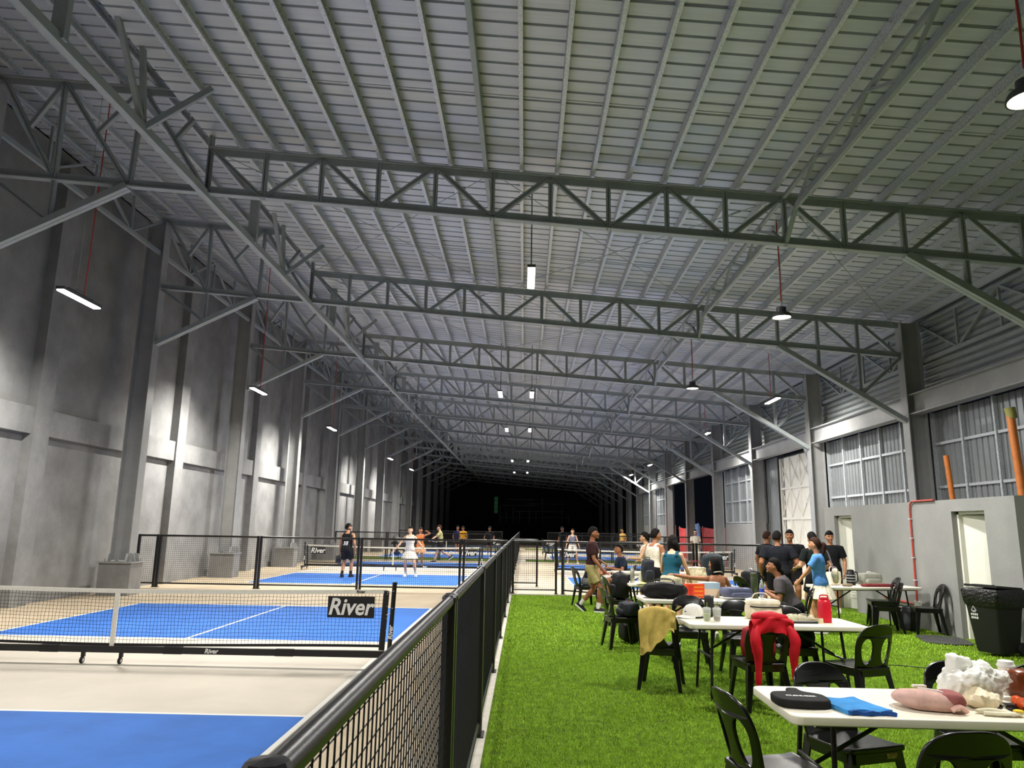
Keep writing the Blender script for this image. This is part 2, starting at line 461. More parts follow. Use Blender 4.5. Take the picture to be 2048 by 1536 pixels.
# ------------------------------------------------------------------ trusses
def truss_members():
    """list of (part name, MB) for one truss in the plane y=0"""
    L = []
    def chord(n, a, b, w=0.13, h=0.13):
        # two angles back to back: a wide flange and a stem
        p, q = Vector((a[0], 0, a[1])), Vector((b[0], 0, b[1]))
        mb = MB().beam(p, q, w, 0.022, (0, 0, 1))
        off = Vector((0, 0, h / 2 if n == 'bottom_chord' else -h / 2))
        mb.beam(p + off, q + off, 0.035, h, (0, 0, 1)); L.append((n, mb))
    def web(n, a, b, w=0.075):
        p, q = Vector((a[0], 0, a[1])), Vector((b[0], 0, b[1])); d = (q - p).normalized(); s = d.cross(Vector((0, 1, 0))) * w * 0.29
        mb = MB().beam(p + s, q + s, 0.07, w * 0.42, d.cross(Vector((0, 1, 0)))).beam(p - s, q - s, 0.07, w * 0.42, d.cross(Vector((0, 1, 0))))
        mb.beam(p + Vector((0, .02, 0)), q + Vector((0, .02, 0)), 0.02, w * 0.5, d.cross(Vector((0, 1, 0)))); L.append((n, mb))
    T = lambda k: (xk(k), top_z(xk(k))); B = lambda k: (xk(k), bot_z(xk(k)))
    U = lambda x: (x, up_z(x)); BX = lambda x: (x, bot_z(x))
    chord('top_chord', T(0), (9.15, top_z(9.15))); chord('upper_chord', U(-9.35), U(-5.0))
    chord('bottom_chord', BX(-9.25), BX(9.12))
    for k in range(0, 15): web('vertical_strut', T(k), B(k))
    for k in range(0, 11): web('diagonal_brace', T(k) if k % 2 == 0 else B(k), B(k + 1) if k % 2 == 0 else T(k + 1))
    web('diagonal_brace', B(11), T(12)); web('diagonal_brace', B(12), T(13)); web('diagonal_brace', T(13), B(14)); web('diagonal_brace', T(14), BX(9.1))
    # right knee
    kx, kz, ex, ez = xk(12), bot_z(xk(12)), 9.1, 4.33
    def kn(x): return (x, kz + (ez - kz) * (x - kx) / (ex - kx))
    L.append(('knee_brace', MB().beam((kx, -0.045, kz), (ex, -0.045, ez), 0.08, 0.11).beam((kx, 0.045, kz), (ex, 0.045, ez), 0.08, 0.11)))
    web('vertical_strut', B(13), kn(xk(13))); web('vertical_strut', B(14), kn(xk(14))); web('diagonal_brace', kn(xk(14)), BX(9.1))
    # left bay under the raised roof
    web('vertical_strut', U(-8.1), BX(-8.05)); web('vertical_strut', U(-6.7), BX(-6.75)); web('vertical_strut', U(X0), BX(X0))
    web('diagonal_brace', U(-9.2), BX(-8.05)); web('diagonal_brace', U(-8.1), BX(-6.75)); web('diagonal_brace', U(-6.7), BX(X0))
    def mid(a, b, t): return (a[0] + (b[0] - a[0]) * t, a[1] + (b[1] - a[1]) * t)
    web('diagonal_brace', U(-8.1), mid(U(-9.2), BX(-8.05), 0.5)); web('diagonal_brace', U(-6.7), mid(U(-8.1), BX(-6.75), 0.5)); web('diagonal_brace', U(X0), mid(U(-6.7), BX(X0), 0.5))
    # left knee
    kx2, kz2, ex2, ez2 = -6.78, bot_z(-6.78), -9.2, 6.02
    L.append(('knee_brace', MB().beam((kx2, -0.045, kz2), (ex2, -0.045, ez2), 0.08, 0.11).beam((kx2, 0.045, kz2), (ex2, 0.045, ez2), 0.08, 0.11)))
    kz3 = kz2 + (ez2 - kz2) * (-8.05 - kx2) / (ex2 - kx2)
    web('vertical_strut', BX(-8.05), (-8.05, kz3)); web('diagonal_brace', BX(-9.2), (-8.05, kz3))
    return L
TM = [(n, mb.mesh(n)) for n, mb in truss_members()]
allm = MB()
for n, mb in truss_members(): allm.add(mb.v, mb.f)
allm = allm.mesh('web_members')
ORD = ['nearest', 'second', 'third', 'fourth', 'fifth', 'sixth', 'seventh', 'eighth', 'ninth', 'tenth', 'eleventh', 'twelfth', 'thirteenth', 'farthest']
for i, y in enumerate(TRY):
    t = thing('roof_truss', 'grey steel roof truss spanning the hall, %s from the camera' % ORD[i], 'truss', (0, y, 0), group='roof trusses')
    if i < 7:
        for n, me in TM: link(n, me, M_STEEL, t)
    else: link('web_members', allm, M_STEEL, t)

# lengthwise bracing trusses
def long_truss(name, label, x, zt, zb, n_bays, mode):
    t = thing(name, label, 'truss', (x, 0, 0), group='lengthwise bracing trusses')
    st = MB()
    for b in range(-1, n_bays):
        y0 = 11.4 + 6.1 * b; y1 = y0 + 6.1
        def piece(n, p, q, w=0.07, h=0.07):
            mb = MB().beam((0, p[0], p[1]), (0, q[0], q[1]), w, h, (1, 0, 0))
            if b < 6: mb.build(n, M_STEEL, t)
            else: st.add(mb.v, mb.f)
        if mode == 'deep':
            piece('bottom_chord', (y0, zb), (y1, zb), 0.13, 0.10)
            ym = (y0 + y1) / 2 + 0.95
            piece('post', ((y0 + y1) / 2 - 0.95, zb), ((y0 + y1) / 2 - 0.95, zt), 0.09, 0.17)
            piece('diagonal_brace', (ym, zb), (ym - 1.5, zt)); piece('diagonal_brace', (ym, zb), (ym - 0.4, zt))
            mb = MB().beam((0, ym, zb), (0.75, ym + 0.35, top_z(x + 0.75) + 0.05), 0.08, 0.08); mb.build('stay', M_STEEL, t) if b < 6 else st.add(mb.v, mb.f)
        else:
            za = zt - 0.03; zc = zt - (0.42 if mode == 'joist' else 0.95)
            if mode == 'joist':
                piece('top_chord', (y0, za), (y1, za), 0.06, 0.06); piece('bottom_chord', (y0 + 0.55, zc), (y1 - 0.55, zc), 0.09, 0.05)
                piece('end_stay', (y0, zb), (y0 + 0.55, zc), 0.06, 0.06); piece('end_stay', (y1, zb), (y1 - 0.55, zc), 0.06, 0.06)
                n = 6
                for q in range(n):
                    ya = y0 + 0.55 + (5.0) * q / n; yb2 = y0 + 0.55 + 5.0 * (q + 1) / n
                    piece('web', (ya, zc) if q % 2 == 0 else (ya, za), (yb2, za) if q % 2 == 0 else (yb2, zc), 0.04, 0.04)
            else:
                piece('bottom_chord', (y0 + 0.1, zc), (y1 - 0.1, zc), 0.09, 0.07)
                n = 4
                for q in range(n):
                    ya = y0 + 6.1 * q / n; yb2 = y0 + 6.1 * (q + 1) / n
                    piece('web', (ya, zc) if q % 2 == 1 else (ya, za), (yb2, za) if q % 2 == 1 else (yb2, zc), 0.05, 0.05)
                    if 0 < q: piece('post', (ya, za), (ya, zc), 0.05, 0.05)
                piece('top_chord', (y0, za), (y1, za), 0.07, 0.07)
    if st.v:
        o = st.build('far_members', M_STEEL, t); o['kind'] = 'stuff'
long_truss('bracing_truss', 'deep grey bracing truss running lengthwise under the roof step on the left', X0, up_z(X0), bot_z(X0) - 0.03, 13, 'deep')
MB().bx(-0.755, -0.685, Y_A, Y_B, top_z(-0.72) - 0.02, top_z(-0.72) + 0.15).build('strut_beam', M_STEEL, ceiling)
long_truss('bracing_truss', 'slim grey lattice joist running lengthwise over the seating area', xk(10), top_z(xk(10)), bot_z(xk(10)), 13, 'joist')
long_truss('bracing_truss', 'grey eave lattice joining the tops of the left wall columns', -9.3, up_z(-9.3), 8.3, 13, 'eave')
long_truss('bracing_truss', 'grey eave lattice joining the tops of the right side columns', 9.62, top_z(9.25), 5.8, 13, 'eave')

# ------------------------------------------------------------------ right wall
WRX = 9.70
wr = struct(MB().bx(WRX + 0.02, WRX + 0.06, Y_A, 60.2, 4.9, 6.95).build('wall_right', M_STEEL))
def corr_panel(y0, y1, z0, z1, along, pitch, depth):
    """corrugated sheet in a YZ plane; along='y': ridges run along y"""
    mb = MB(); V = []; Fc = []
    L = (z1 - z0) if along == 'y' else (y1 - y0); n = max(1, round(L / pitch)); prof = []
    for i in range(n):
        a = i * L / n; p = L / n
        if along == 'y': prof += [(a, 0), (a + p * .25, depth), (a + p * .5, depth), (a + p * .75, 0)]
        else: prof += [(a, 0), (a + p * .72, 0), (a + p * .79, depth), (a + p * .93, depth)]
    prof.append((L, 0))
    for s, d in prof:
        if along == 'y': V += [(d, y0, z0 + s), (d, y1, z0 + s)]
        else: V += [(d, y0 + s, z0), (d, y0 + s, z1)]
    for i in range(len(prof) - 1): Fc.append((2 * i, 2 * i + 1, 2 * i + 3, 2 * i + 2))
    return mb.add(V, Fc)
lou = corr_panel(0, 3.04, 4.93, 6.9, 'y', 0.165, 0.05).mesh('louvre_panel')
low = corr_panel(0, 1.0, 0.0, 4.5, 'z', 0.2, 0.035).mesh('wall_sheet')
lowh = corr_panel(0, 1.0, 2.0, 4.5, 'z', 0.2, 0.035).mesh('wall_sheet')
stud = MB().bx(-0.09, -0.004, -0.03, 0.03, 0, 4.5).mesh('stud')
def girt(y0, y1, z):
    return MB().bx(WRX - 0.07, WRX - 0.004, y0 + 0.05, y1 - 0.05, z - 0.03, z + 0.03).build('girt', M_GALV, wr)
ibeam = MB().bx(-0.02, 0.02, 0, 5.8, 4.46, 4.94).bx(-0.14, 0.14, 0, 5.8, 4.46, 4.485).bx(-0.14, 0.14, 0, 5.8, 4.915, 4.94).mesh('edge_beam')
hnch = MB().add([(-0.05, 0, 4.46), (-0.05, 0.0, 3.5), (-0.05, 0.75, 4.46), (0.05, 0, 4.46), (0.05, 0.0, 3.5), (0.05, 0.75, 4.46)], [(0, 1, 2), (5, 4, 3), (1, 4, 5, 2), (0, 3, 4, 1), (0, 2, 5, 3)]).mesh('haunch')
for i in range(-2, 8):
    y0 = 11.4 + 6.1 * i; open_bay = i in (4, 5)
    for h_ in range(2):
        o = link('louvre_panel', lou, M_CLADD, wr); o.location = (WRX, y0 + h_ * 3.05, 0)
    o = link('edge_beam', ibeam, M_COLUMN, wr); o.location = (9.28, y0 + 0.15, 0)
    if open_bay: continue
    if i == 3 or i >= 6:
        for h_ in range(6):
            o = link('wall_sheet', lowh, M_CLAD, wr); o.location = (WRX, y0 + 0.05 + h_, 0)
        MB().bx(WRX - 0.1, WRX + 0.06, y0 + 0.1, y0 + 6.0, 0, 2.0).build('low_wall', M_PLAST, wr)
    elif i == 2:
        for h_ in range(2):
            o = link('wall_sheet', low, M_CLAD, wr); o.location = (WRX, y0 + 4.05 + h_, 0)
    else:
        for h_ in range(6):
            o = link('wall_sheet', low, M_CLAD, wr); o.location = (WRX, y0 + 0.05 + h_, 0)
    if i != 2:
        ys = [y0 + 0.15 + (5.8) * q / 5 for q in range(6)]
        for yy in ys:
            o = link('stud', stud, M_GALV, wr); o.location = (WRX, yy, 2.0 if (i == 3 or i >= 6) else 0)
            if i == 3 or i >= 6: o.scale = (1, 1, 2.5 / 4.5)
        for z in ((2.75, 3.75) if i != 3 else (2.06, 3.0, 3.85)):
            for a, b in zip(ys[:-1], ys[1:]): girt(a, b, z)
    if i >= 2:
        o = link('haunch', hnch, M_COLUMN, wr); o.location = (9.3, y0 + 0.15, 0)
# big white sliding door with braced leaves in the third bay
dr = struct(MB().bx(WRX - 0.08, WRX - 0.02, 23.9, 27.95, 4.38, 4.46).build('door_1', M_BLACK))
for y in (24.95, 26.0, 27.0, 27.95):
    MB().bx(WRX - 0.06, WRX, y - 0.04, y + 0.04, 0, 4.4).build('door_stile', M_SHEER, dr)
for z in (2.15, 3.25): MB().bx(WRX - 0.05, WRX, 24.0 if z > 2.2 else 24.95, 27.95, z - 0.04, z + 0.04).build('door_rail', M_SHEER, dr)
MB().bx(WRX, WRX + 0.03, 24.95, 27.95, 0, 2.15).bx(WRX, WRX + 0.03, 23.9, 27.95, 2.15, 4.4).build('door_skin', M_SHEER, dr)
for a, b in ((23.95, 24.95), (24.95, 26.0), (26.0, 27.0), (27.0, 27.95)):
    for z0, z1 in ((2.2, 3.25), (3.25, 4.35), (0.1, 2.1)):
        if a < 24 and z0 < 2: continue
        MB().beam((WRX - 0.03, a, z0), (WRX - 0.03, b, z1), 0.02, 0.03, (1, 0, 0)).beam((WRX - 0.03, b, z0), (WRX - 0.03, a, z1), 0.02, 0.03, (1, 0, 0)).build('door_brace', M_SHEER, dr)
MB().bx(WRX - 0.1, WRX - 0.02, 27.98, 28.06, 0, 4.46).build('door_post', M_BLACK, dr)
mb = MB().tube([(9.5, 23.85, 4.25), (9.5, 24.4, 4.28), (9.5, 24.5, 4.22)], 0.05, 8)
mb.build('roller', M_GALV, dr)
# right side beyond, dark
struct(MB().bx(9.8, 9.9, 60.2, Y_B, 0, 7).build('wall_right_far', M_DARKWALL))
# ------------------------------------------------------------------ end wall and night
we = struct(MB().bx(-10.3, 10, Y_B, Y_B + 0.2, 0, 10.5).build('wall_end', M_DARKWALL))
struct(MB().bx(-10.3, 10, Y_A - 0.2, Y_A, 0, 10.5).build('wall_back', M_CONC))
M_FAINT = mat('end_wall_frame', (150, 158, 156), 0.5)
wn = struct(MB().bx(-3.78, -3.22, Y_B - 0.06, Y_B, 3.3, 5.4).build('window_1', M_DARKWALL))
for i in range(4):
    MB().bx(-3.72, -3.28, Y_B - 0.09, Y_B - 0.05, 3.36 + i * 0.51, 3.82 + i * 0.51).build('pane', mat('lit_green_pane', (60, 140, 90), 0.3, emit=0.06), wn)
for (xa, xb, z) in ((-2.9, 1.4, 4.3), (-2.0, 1.2, 5.05), (-1.2, 4.8, 3.6), (0.3, 5.2, 4.55), (-3.0, 2.6, 2.85), (2.4, 5.6, 2.9)):
    MB().bx(xa, xb, Y_B - 0.05, Y_B, z, z + 0.05).build('mullion', M_FAINT, we)
for (x, z0, z1) in ((-3.0, 2.2, 4.4), (-2.2, 2.2, 3.7), (-1.4, 2.2, 4.2), (-0.6, 2.1, 3.6), (0.6, 2.2, 3.9), (1.4, 2.2, 3.6), (2.2, 2.2, 5.2), (4.6, 2.1, 5.2), (5.4, 2.2, 3.2)):
    MB().bx(x, x + 0.05, Y_B - 0.05, Y_B, z0, z1).build('mullion', M_FAINT, we)

# ------------------------------------------------------------------ toilet block on the right
BX0, BY0, BY1, BZ = 7.2, 11.0, 17.95, 2.26
def wall_x(xa, xb, y0, y1, z1, holes):
    """wall slab with door holes from the floor up"""
    mb = MB(); ys = y0
    for a, b, h in sorted(holes):
        mb.bx(xa, xb, ys, a, 0, z1); mb.bx(xa, xb, a, b, h, z1); ys = b
    return mb.bx(xa, xb, ys, y1, 0, z1)
D1 = (16.5, 17.4); D2 = (11.75, 12.65)
wb = struct(wall_x(BX0, BX0 + 0.15, BY0, BY1, BZ, [(D1[0], D1[1], 2.06), (D2[0], D2[1], 2.06)]).build('wall_block_front', M_PLAST))
MB().bx(BX0 + 0.15, 9.6, BY0, BY0 + 0.15, 0, BZ).build('side_wall', M_PLAST, wb)
MB().bx(BX0 + 0.15, 9.6, BY1 - 0.15, BY1, 0, BZ).build('side_wall', M_PLAST, wb)
MB().bx(BX0 + 0.15, 9.6, BY0 + 0.15, BY1 - 0.15, BZ - 0.12, BZ - 0.02).build('top_slab', M_PLAST, wb)
for i, (a, b) in enumerate((D1, D2)):
    d = struct(MB().bx(BX0 + 0.09, BX0 + 0.17, b - 0.05, b, 0.012, 2.06).bx(BX0 + 0.09, BX0 + 0.17, a, a + 0.05, 0.012, 2.06).bx(BX0 + 0.09, BX0 + 0.17, a, b, 2.01, 2.06).build('door_%d' % (i + 2), M_SHEER))
    lf = MB().bx(0.0, 0.04, -(b - a - 0.1), 0, 0.02, 2.0)
    if i == 0:
        for q in range(6): lf.bx(-0.008, 0.0, -(b - a - 0.25), -0.15, 0.25 + q * 0.06, 0.28 + q * 0.06)
    o = lf.build('door_leaf', M_SHEER, d); o.location = (BX0 + 0.16, b - 0.05, 0); o.rotation_euler = (0, 0, R(14 if i == 0 else 16))
    h = MB().box((-0.03, -(b - a - 0.17), 1.0), (0.02, 0.11, 0.02)).box((-0.015, -(b - a - 0.17) - 0.04, 1.0), (0.03, 0.03, 0.08)).build('handle', M_GALV, o)
# ceiling wedge inside the block doorways stays dark
mb = MB().tube([(BX0 - 0.03, 13.1, BZ + 0.01), (BX0 - 0.03, 13.82, BZ + 0.01), (BX0 - 0.03, 13.9, BZ - 0.04), (BX0 - 0.03, 13.93, BZ - 0.14), (BX0 - 0.03, 13.95, 0.45)], 0.016, 8)
t = thing('conduit_pipe', 'red conduit pipe running down the grey block wall to a white outlet box', 'pipe', (0, 0, 0))
mb.build('pipe', M_RED, t)
for z in (0.85, 1.25, 1.6, 1.95): MB().bx(BX0 - 0.05, BX0, 13.91, 13.98, z - 0.01, z + 0.01).build('clip', M_GALV, t)
MB().tube([(BX0 - 0.03, 13.97, 0.42), (BX0 - 0.03, 15.2, 0.44)], 0.016, 8).build('pipe', M_RED, t)
MB().bx(BX0 - 0.05, BX0, 13.85, 14.02, 0.38, 0.48).build('outlet_box', M_WHITE, t)
for i, (y, z1, r, lab) in enumerate(((14.3, 3.2, 0.05, 'short orange plastic pipe standing on the block roof against the sheet wall'), (12.3, 3.75, 0.065, 'tall orange plastic pipe with a capped end standing on the block roof'))):
    t = thing('orange_pipe', lab, 'pipe', (8.2, y, BZ - 0.02), group='orange pipes on the block roof')
    MB().tube([(0, 0, 0), (-0.04, 0.02, z1 - BZ)], r, 12).build('pipe', M_ORANGE, t, True)
    if i: MB().tube([(-0.02, 0.01, z1 - BZ - 0.12), (-0.04, 0.02, z1 - BZ + 0.06)], [0.075, 0.085], 12).build('cap', mat('moss_cap', (132, 128, 70), 0.8, var=0.2), t, True)
    else: MB().tube([(0.0, 0.0, 0.0), (0.0, 0, 0.09)], 0.058, 12).build('collar', M_ORANGE, t, True)

# ------------------------------------------------------------------ lamps
M_EMIT = mat('lamp_lens', (255, 250, 235), 0.4, emit=24.0)
M_LAMPBODY = mat('lamp_body', (62, 64, 66), 0.5)
def linear_lamp(x, y, z, ztop, label, group, red=True, on=True, power=1.0):
    t = thing('linear_lamp', label, 'lamp', (x, y, z), group=group)
    MB().bx(-0.07, 0.07, -0.55, 0.55, 0.0, 0.05).bx(-0.03, 0.03, -0.35, 0.35, 0.05, 0.09).build('housing', M_LAMPBODY, t)
    MB().bx(-0.06, 0.06, -0.53, 0.53, -0.022, -0.001).build('lens', M_EMIT if on else M_WHITE, t)
    MB().tube([(0, 0.12, 0.09), (0, 0.12, ztop - z)], 0.011, 6).build('drop_cord', M_RED if red else M_BLACKM, t)
    MB().tube([(0, -0.12, 0.09), (0, -0.12, ztop - z)], 0.004, 5).build('hanger_wire', M_STEEL, t)
    MB().tube([(0, -0.12, 0.09), (0, -0.12, 0.14), (0, 0.12, 0.14), (0, 0.12, 0.09)], 0.006, 5).build('bracket', M_LAMPBODY, t)
    if on:
        # wide batwing output: one beam straight down, one to each side, none above the lamp
        for tilt, share, spr in ((0, 0.60, 165), (47, 0.22, 98), (-47, 0.22, 98)):
            ld = bpy.data.lights.new('lamp_light', 'AREA'); ld.shape = 'RECTANGLE'; ld.size = 0.12 if not tilt else 0.06; ld.size_y = 1.04
            ld.energy = LAMP_W * power * share; ld.color = (1.0, 0.965, 0.90); ld.spread = R(spr)
            lo_ = bpy.data.objects.new('lamp_light', ld); C.objects.link(lo_); lo_.parent = t; lo_.location = (0.05 * (tilt > 0) - 0.05 * (tilt < 0), 0, -0.03)
            lo_.rotation_euler = (0, R(-tilt), 0)
def disc_lamp(x, y, z, ztop, label, group, on=True):
    t = thing('disc_lamp', label, 'lamp', (x, y, z), group=group)
    MB().lathe([(0.05, 0.17), (0.085, 0.16), (0.085, 0.06), (0.15, 0.045), (0.175, 0.0), (0.175, -0.03), (0.16, -0.03), (0.155, 0.0)], 24).build('housing', M_LAMPBODY, t, True)
    MB().lathe([(0.0, -0.012), (0.155, -0.012), (0.155, -0.004), (0.0, -0.004)], 24).build('lens', M_EMIT if on else M_WHITE, t)
    MB().tube([(0, 0, 0.17), (0, 0, 0.22), (0.0, 0, 0.27)], [0.02, 0.012, 0.02], 8).build('hook', M_GALV, t)
    MB().tube([(0, 0, 0.26), (0.012, 0, 0.8), (0, 0, ztop - z)], 0.012, 6).build('drop_cord', M_RED, t)
    MB().tube([(0.03, 0, 0.16), (0.03, 0, ztop - z)], 0.003, 5).build('hanger_wire', M_STEEL, t)
    if on:
        ld = bpy.data.lights.new('lamp_light', 'AREA'); ld.shape = 'DISK'; ld.size = 0.3
        ld.energy = DISC_W; ld.color = (1.0, 0.975, 0.93); ld.spread = R(168)
        lo_ = bpy.data.objects.new('lamp_light', ld); C.objects.link(lo_); lo_.parent = t; lo_.location = (0, 0, -0.035)
W5 = ['nearest', 'second', 'third', 'fourth', 'fifth']
for i, y in enumerate((11.95, 20.6, 28.8, 41.8, 49.8)):
    linear_lamp(-7.7, y, 5.42, up_z(-7.7) + 0.21, 'lit linear lamp on a red cord along the left wall, %s from the camera' % W5[i], 'linear lamps along the left wall')
linear_lamp(0.07, 12.3, 6.0, top_z(0) + 0.21, 'single lit linear lamp hanging on a dark rod over the fence, nearest the camera', 'linear lamps along the hall middle', red=False)
for i, y in enumerate((23.85, 32.8, 48.5, 58.9)):
    linear_lamp(0.2, y, 6.0, top_z(0.2) + 0.21, 'lit lamp in the right-hand middle row, %s pair from the camera' % W5[i].replace('nearest', 'first'), 'linear lamps along the hall middle', red=False, power=0.9)
    linear_lamp(-0.84, y, 6.0, top_z(-0.8) + 0.21, 'lit lamp in the left-hand middle row, %s pair from the camera' % W5[i].replace('nearest', 'first'), 'linear lamps along the hall middle', red=False, power=0.9)
linear_lamp(0.07, 1.2, 6.0, top_z(0) + 0.21, 'added lit linear lamp hanging straight overhead, unseen above the view', 'linear lamps along the hall middle', red=False, power=0.5)  # unseen lamp added to brighten surfaces that face the camera
disc_lamp(4.42, 5.95, 5.5, top_z(4.4) + 0.21, 'bright round lamp glowing at the right edge overhead', 'round lamps over the turf')
disc_lamp(4.6, 12.8, 5.5, top_z(4.6) + 0.21, 'lit round lamp hanging on a long red cord over the turf', 'round lamps over the turf')
disc_lamp(4.55, 19.7, 5.5, top_z(4.5) + 0.21, 'smaller round lamp on a red cord beyond the second truss', 'round lamps over the turf')
for i, (x, y, z) in enumerate(((7.45, 21.9, 5.56), (7.6, 30.7, 5.66), (7.7, 45.3, 5.58), (7.7, 53.4, 5.54))):
    linear_lamp(x, y, z, top_z(7.7) + 0.21, 'lit linear lamp near the right side columns, %s from the camera' % W5[i], 'linear lamps along the right side', power=0.75)
linear_lamp(-7.7, 3.3, 5.42, up_z(-7.7) + 0.21, 'added lit linear lamp on a red cord over the near court, unseen left of the view', 'linear lamps along the left wall')  # row carried on by an added, unseen lamp that lights the near net

# ------------------------------------------------------------------ fences
FH = 1.35
def fence_proto(W, name='fence_panel'):
    """panel along +X from 0 to W"""
    t = thing(name, 'x', 'fence', (0, 0, 0))
    for x in (0.03, W - 0.03):
        mb = MB().bx(x - 0.028, x + 0.028, -0.03, 0.03, 0.03, FH - 0.012)
        mb.lathe([(0.034, FH - 0.03), (0.036, FH - 0.004), (0.03, FH + 0.006), (0.0, FH + 0.01)], 10, (x, 0, 0)); mb.build('post', M_BLACK, t)
        MB().bx(x - 0.05, x + 0.05, -0.05, 0.06, 0.028, 0.038).lathe([(0.012, 0.038), (0.012, 0.055)], 6, (x, 0.045, 0)).bx(x - 0.02, x + 0.02, 0.02, 0.04, 0.03, 0.11).build('foot_bracket', M_BLACKM, t)
    MB().tube([(0.03, 0, FH - 0.022), (W - 0.03, 0, FH - 0.022)], 0.026, 14).build('top_rail', M_BLACK, t, True)
    MB().tube([(0.05, 0, 0.13), (W - 0.05, 0, 0.13)], 0.02, 8).build('bottom_rail', M_BLACK, t, True)
    mb = MB(); n = int((W - 0.12) / 0.051)
    for i in range(1, n):
        x = 0.06 + (W - 0.12) * i / n; mb.tube([(x, 0, 0.13), (x, 0, FH - 0.03)], 0.0023, 4, cap=False)
    for i in range(23):
        z = 0.18 + 0.05 * i; mb.tube([(0.05, 0.003, z), (W - 0.05, 0.003, z)], 0.0023, 4, cap=False)
    o = mb.build('wire_mesh', M_BLACKM, t); o['kind'] = 'stuff'
    return t
FXX = -0.355; PW = 2.63
fp = fence_proto(2.61)
first = [fp]
def put(proto, x, y, rz, label, group):
    if first and proto is fp: first.pop(); o = proto; o.location = (x, y, 0); o.rotation_euler = (0, 0, rz); o['label'] = label; o['group'] = group; return o
    return dup(proto, (x, y, 0), rz, label, group)
NUM = ['first', 'second', 'third', 'fourth', 'fifth', 'sixth', 'seventh', 'eighth', 'ninth', 'tenth', 'eleventh', 'twelfth', 'thirteenth', 'fourteenth', 'fifteenth', 'sixteenth', 'seventeenth', 'eighteenth', 'nineteenth', 'twentieth', 'twenty-first', 'twenty-second', 'twenty-third', 'twenty-fourth']
y = -1.58; i = 0
while y < 56:
    if i < 8: lab = 'black wire mesh fence panel along the turf kerb, %s from the camera' % NUM[i]
    else: lab = 'black mesh fence panel between the far courts, %s beyond the gate' % NUM[i - 8]
    put(fp, FXX, y, PI / 2, lab, 'fence panels between courts and turf'); y += 2.65 if i != 7 else 2.62; i += 1
for r, yy in enumerate((19.32, 37.35, 56.6)):
    where = ['behind the near court', 'behind the second court', 'beyond the third court'][r]
    for j in range(3):
        put(fp, -9.48 + PW * j, yy, 0, 'black mesh fence panel %s, %s from left wall' % (where, NUM[j]), 'cross fence panels left')
    for j in range(2 if r == 0 else 3):
        put(fp, 1.77 + PW * j, yy, 0, 'black mesh fence panel %s, %s right of the gate' % (where, NUM[j]), 'cross fence panels right')
fp2 = fence_proto(1.16, 'fence_panel'); fp2.location = (-1.57, 19.32, 0); tag(fp2, 'narrow black mesh fence panel joining the cross fence to the kerb corner', 'fence', 'cross fence panels left')
dup(fp2, (-0.30, 19.32, 0), 0, 'closed narrow black mesh gate across the turf end', 'gate leaves'); 
dup(fp2, (0.98, 19.3, 0), R(-38), 'narrow mesh gate leaf swung open towards the turf', 'gate leaves')
fp4 = fence_proto(0.54, 'fence_panel'); fp4.location = (-10.04, 19.32, 0); tag(fp4, 'short mesh fence infill between the left wall and the first cross panel', 'fence', 'cross fence panels left')
fp3 = fence_proto(0.74, 'fence_panel'); fp3.location = (-0.33, 21.6, 0); tag(fp3, 'half-width black mesh gate leaf standing open beyond the cross fence', 'fence', 'gate leaves')

# ------------------------------------------------------------------ pickleball nets
M_NETB = mat('net_cord_black', (22, 22, 24), 0.7); M_TAPE = mat('net_tape_white', (236, 234, 222), 0.6, var=0.03, vscale=20)
M_INK = mat('white_ink', (240, 240, 238), 0.5); M_INKB = mat('black_ink', (20, 20, 22), 0.6)
HW = 3.35
def caster(t, x, y, z0=0.135):
    o = MB().bx(x - 0.018, x + 0.018, y - 0.02, y + 0.02, 0.075, z0).build('caster', M_BLACKM, t)
    Mx = Euler((0, PI / 2, 0)).to_matrix()
    MB().lathe([(0.0, -0.014), (0.036, -0.014), (0.04, -0.008), (0.04, 0.008), (0.036, 0.014), (0.0, 0.014)], 14, (x, y - 0.015, 0.04), M=Mx).build('wheel', M_BLACKM, o, True)
    MB().lathe([(0.0, -0.0155), (0.02, -0.0155), (0.02, 0.0155), (0.0, 0.0155)], 10, (x, y - 0.015, 0.04), M=Mx).build('wheel_hub', M_GALV, o)
def net_top(x):
    return 0.865 + 0.05 * (abs(x) / HW) ** 1.6
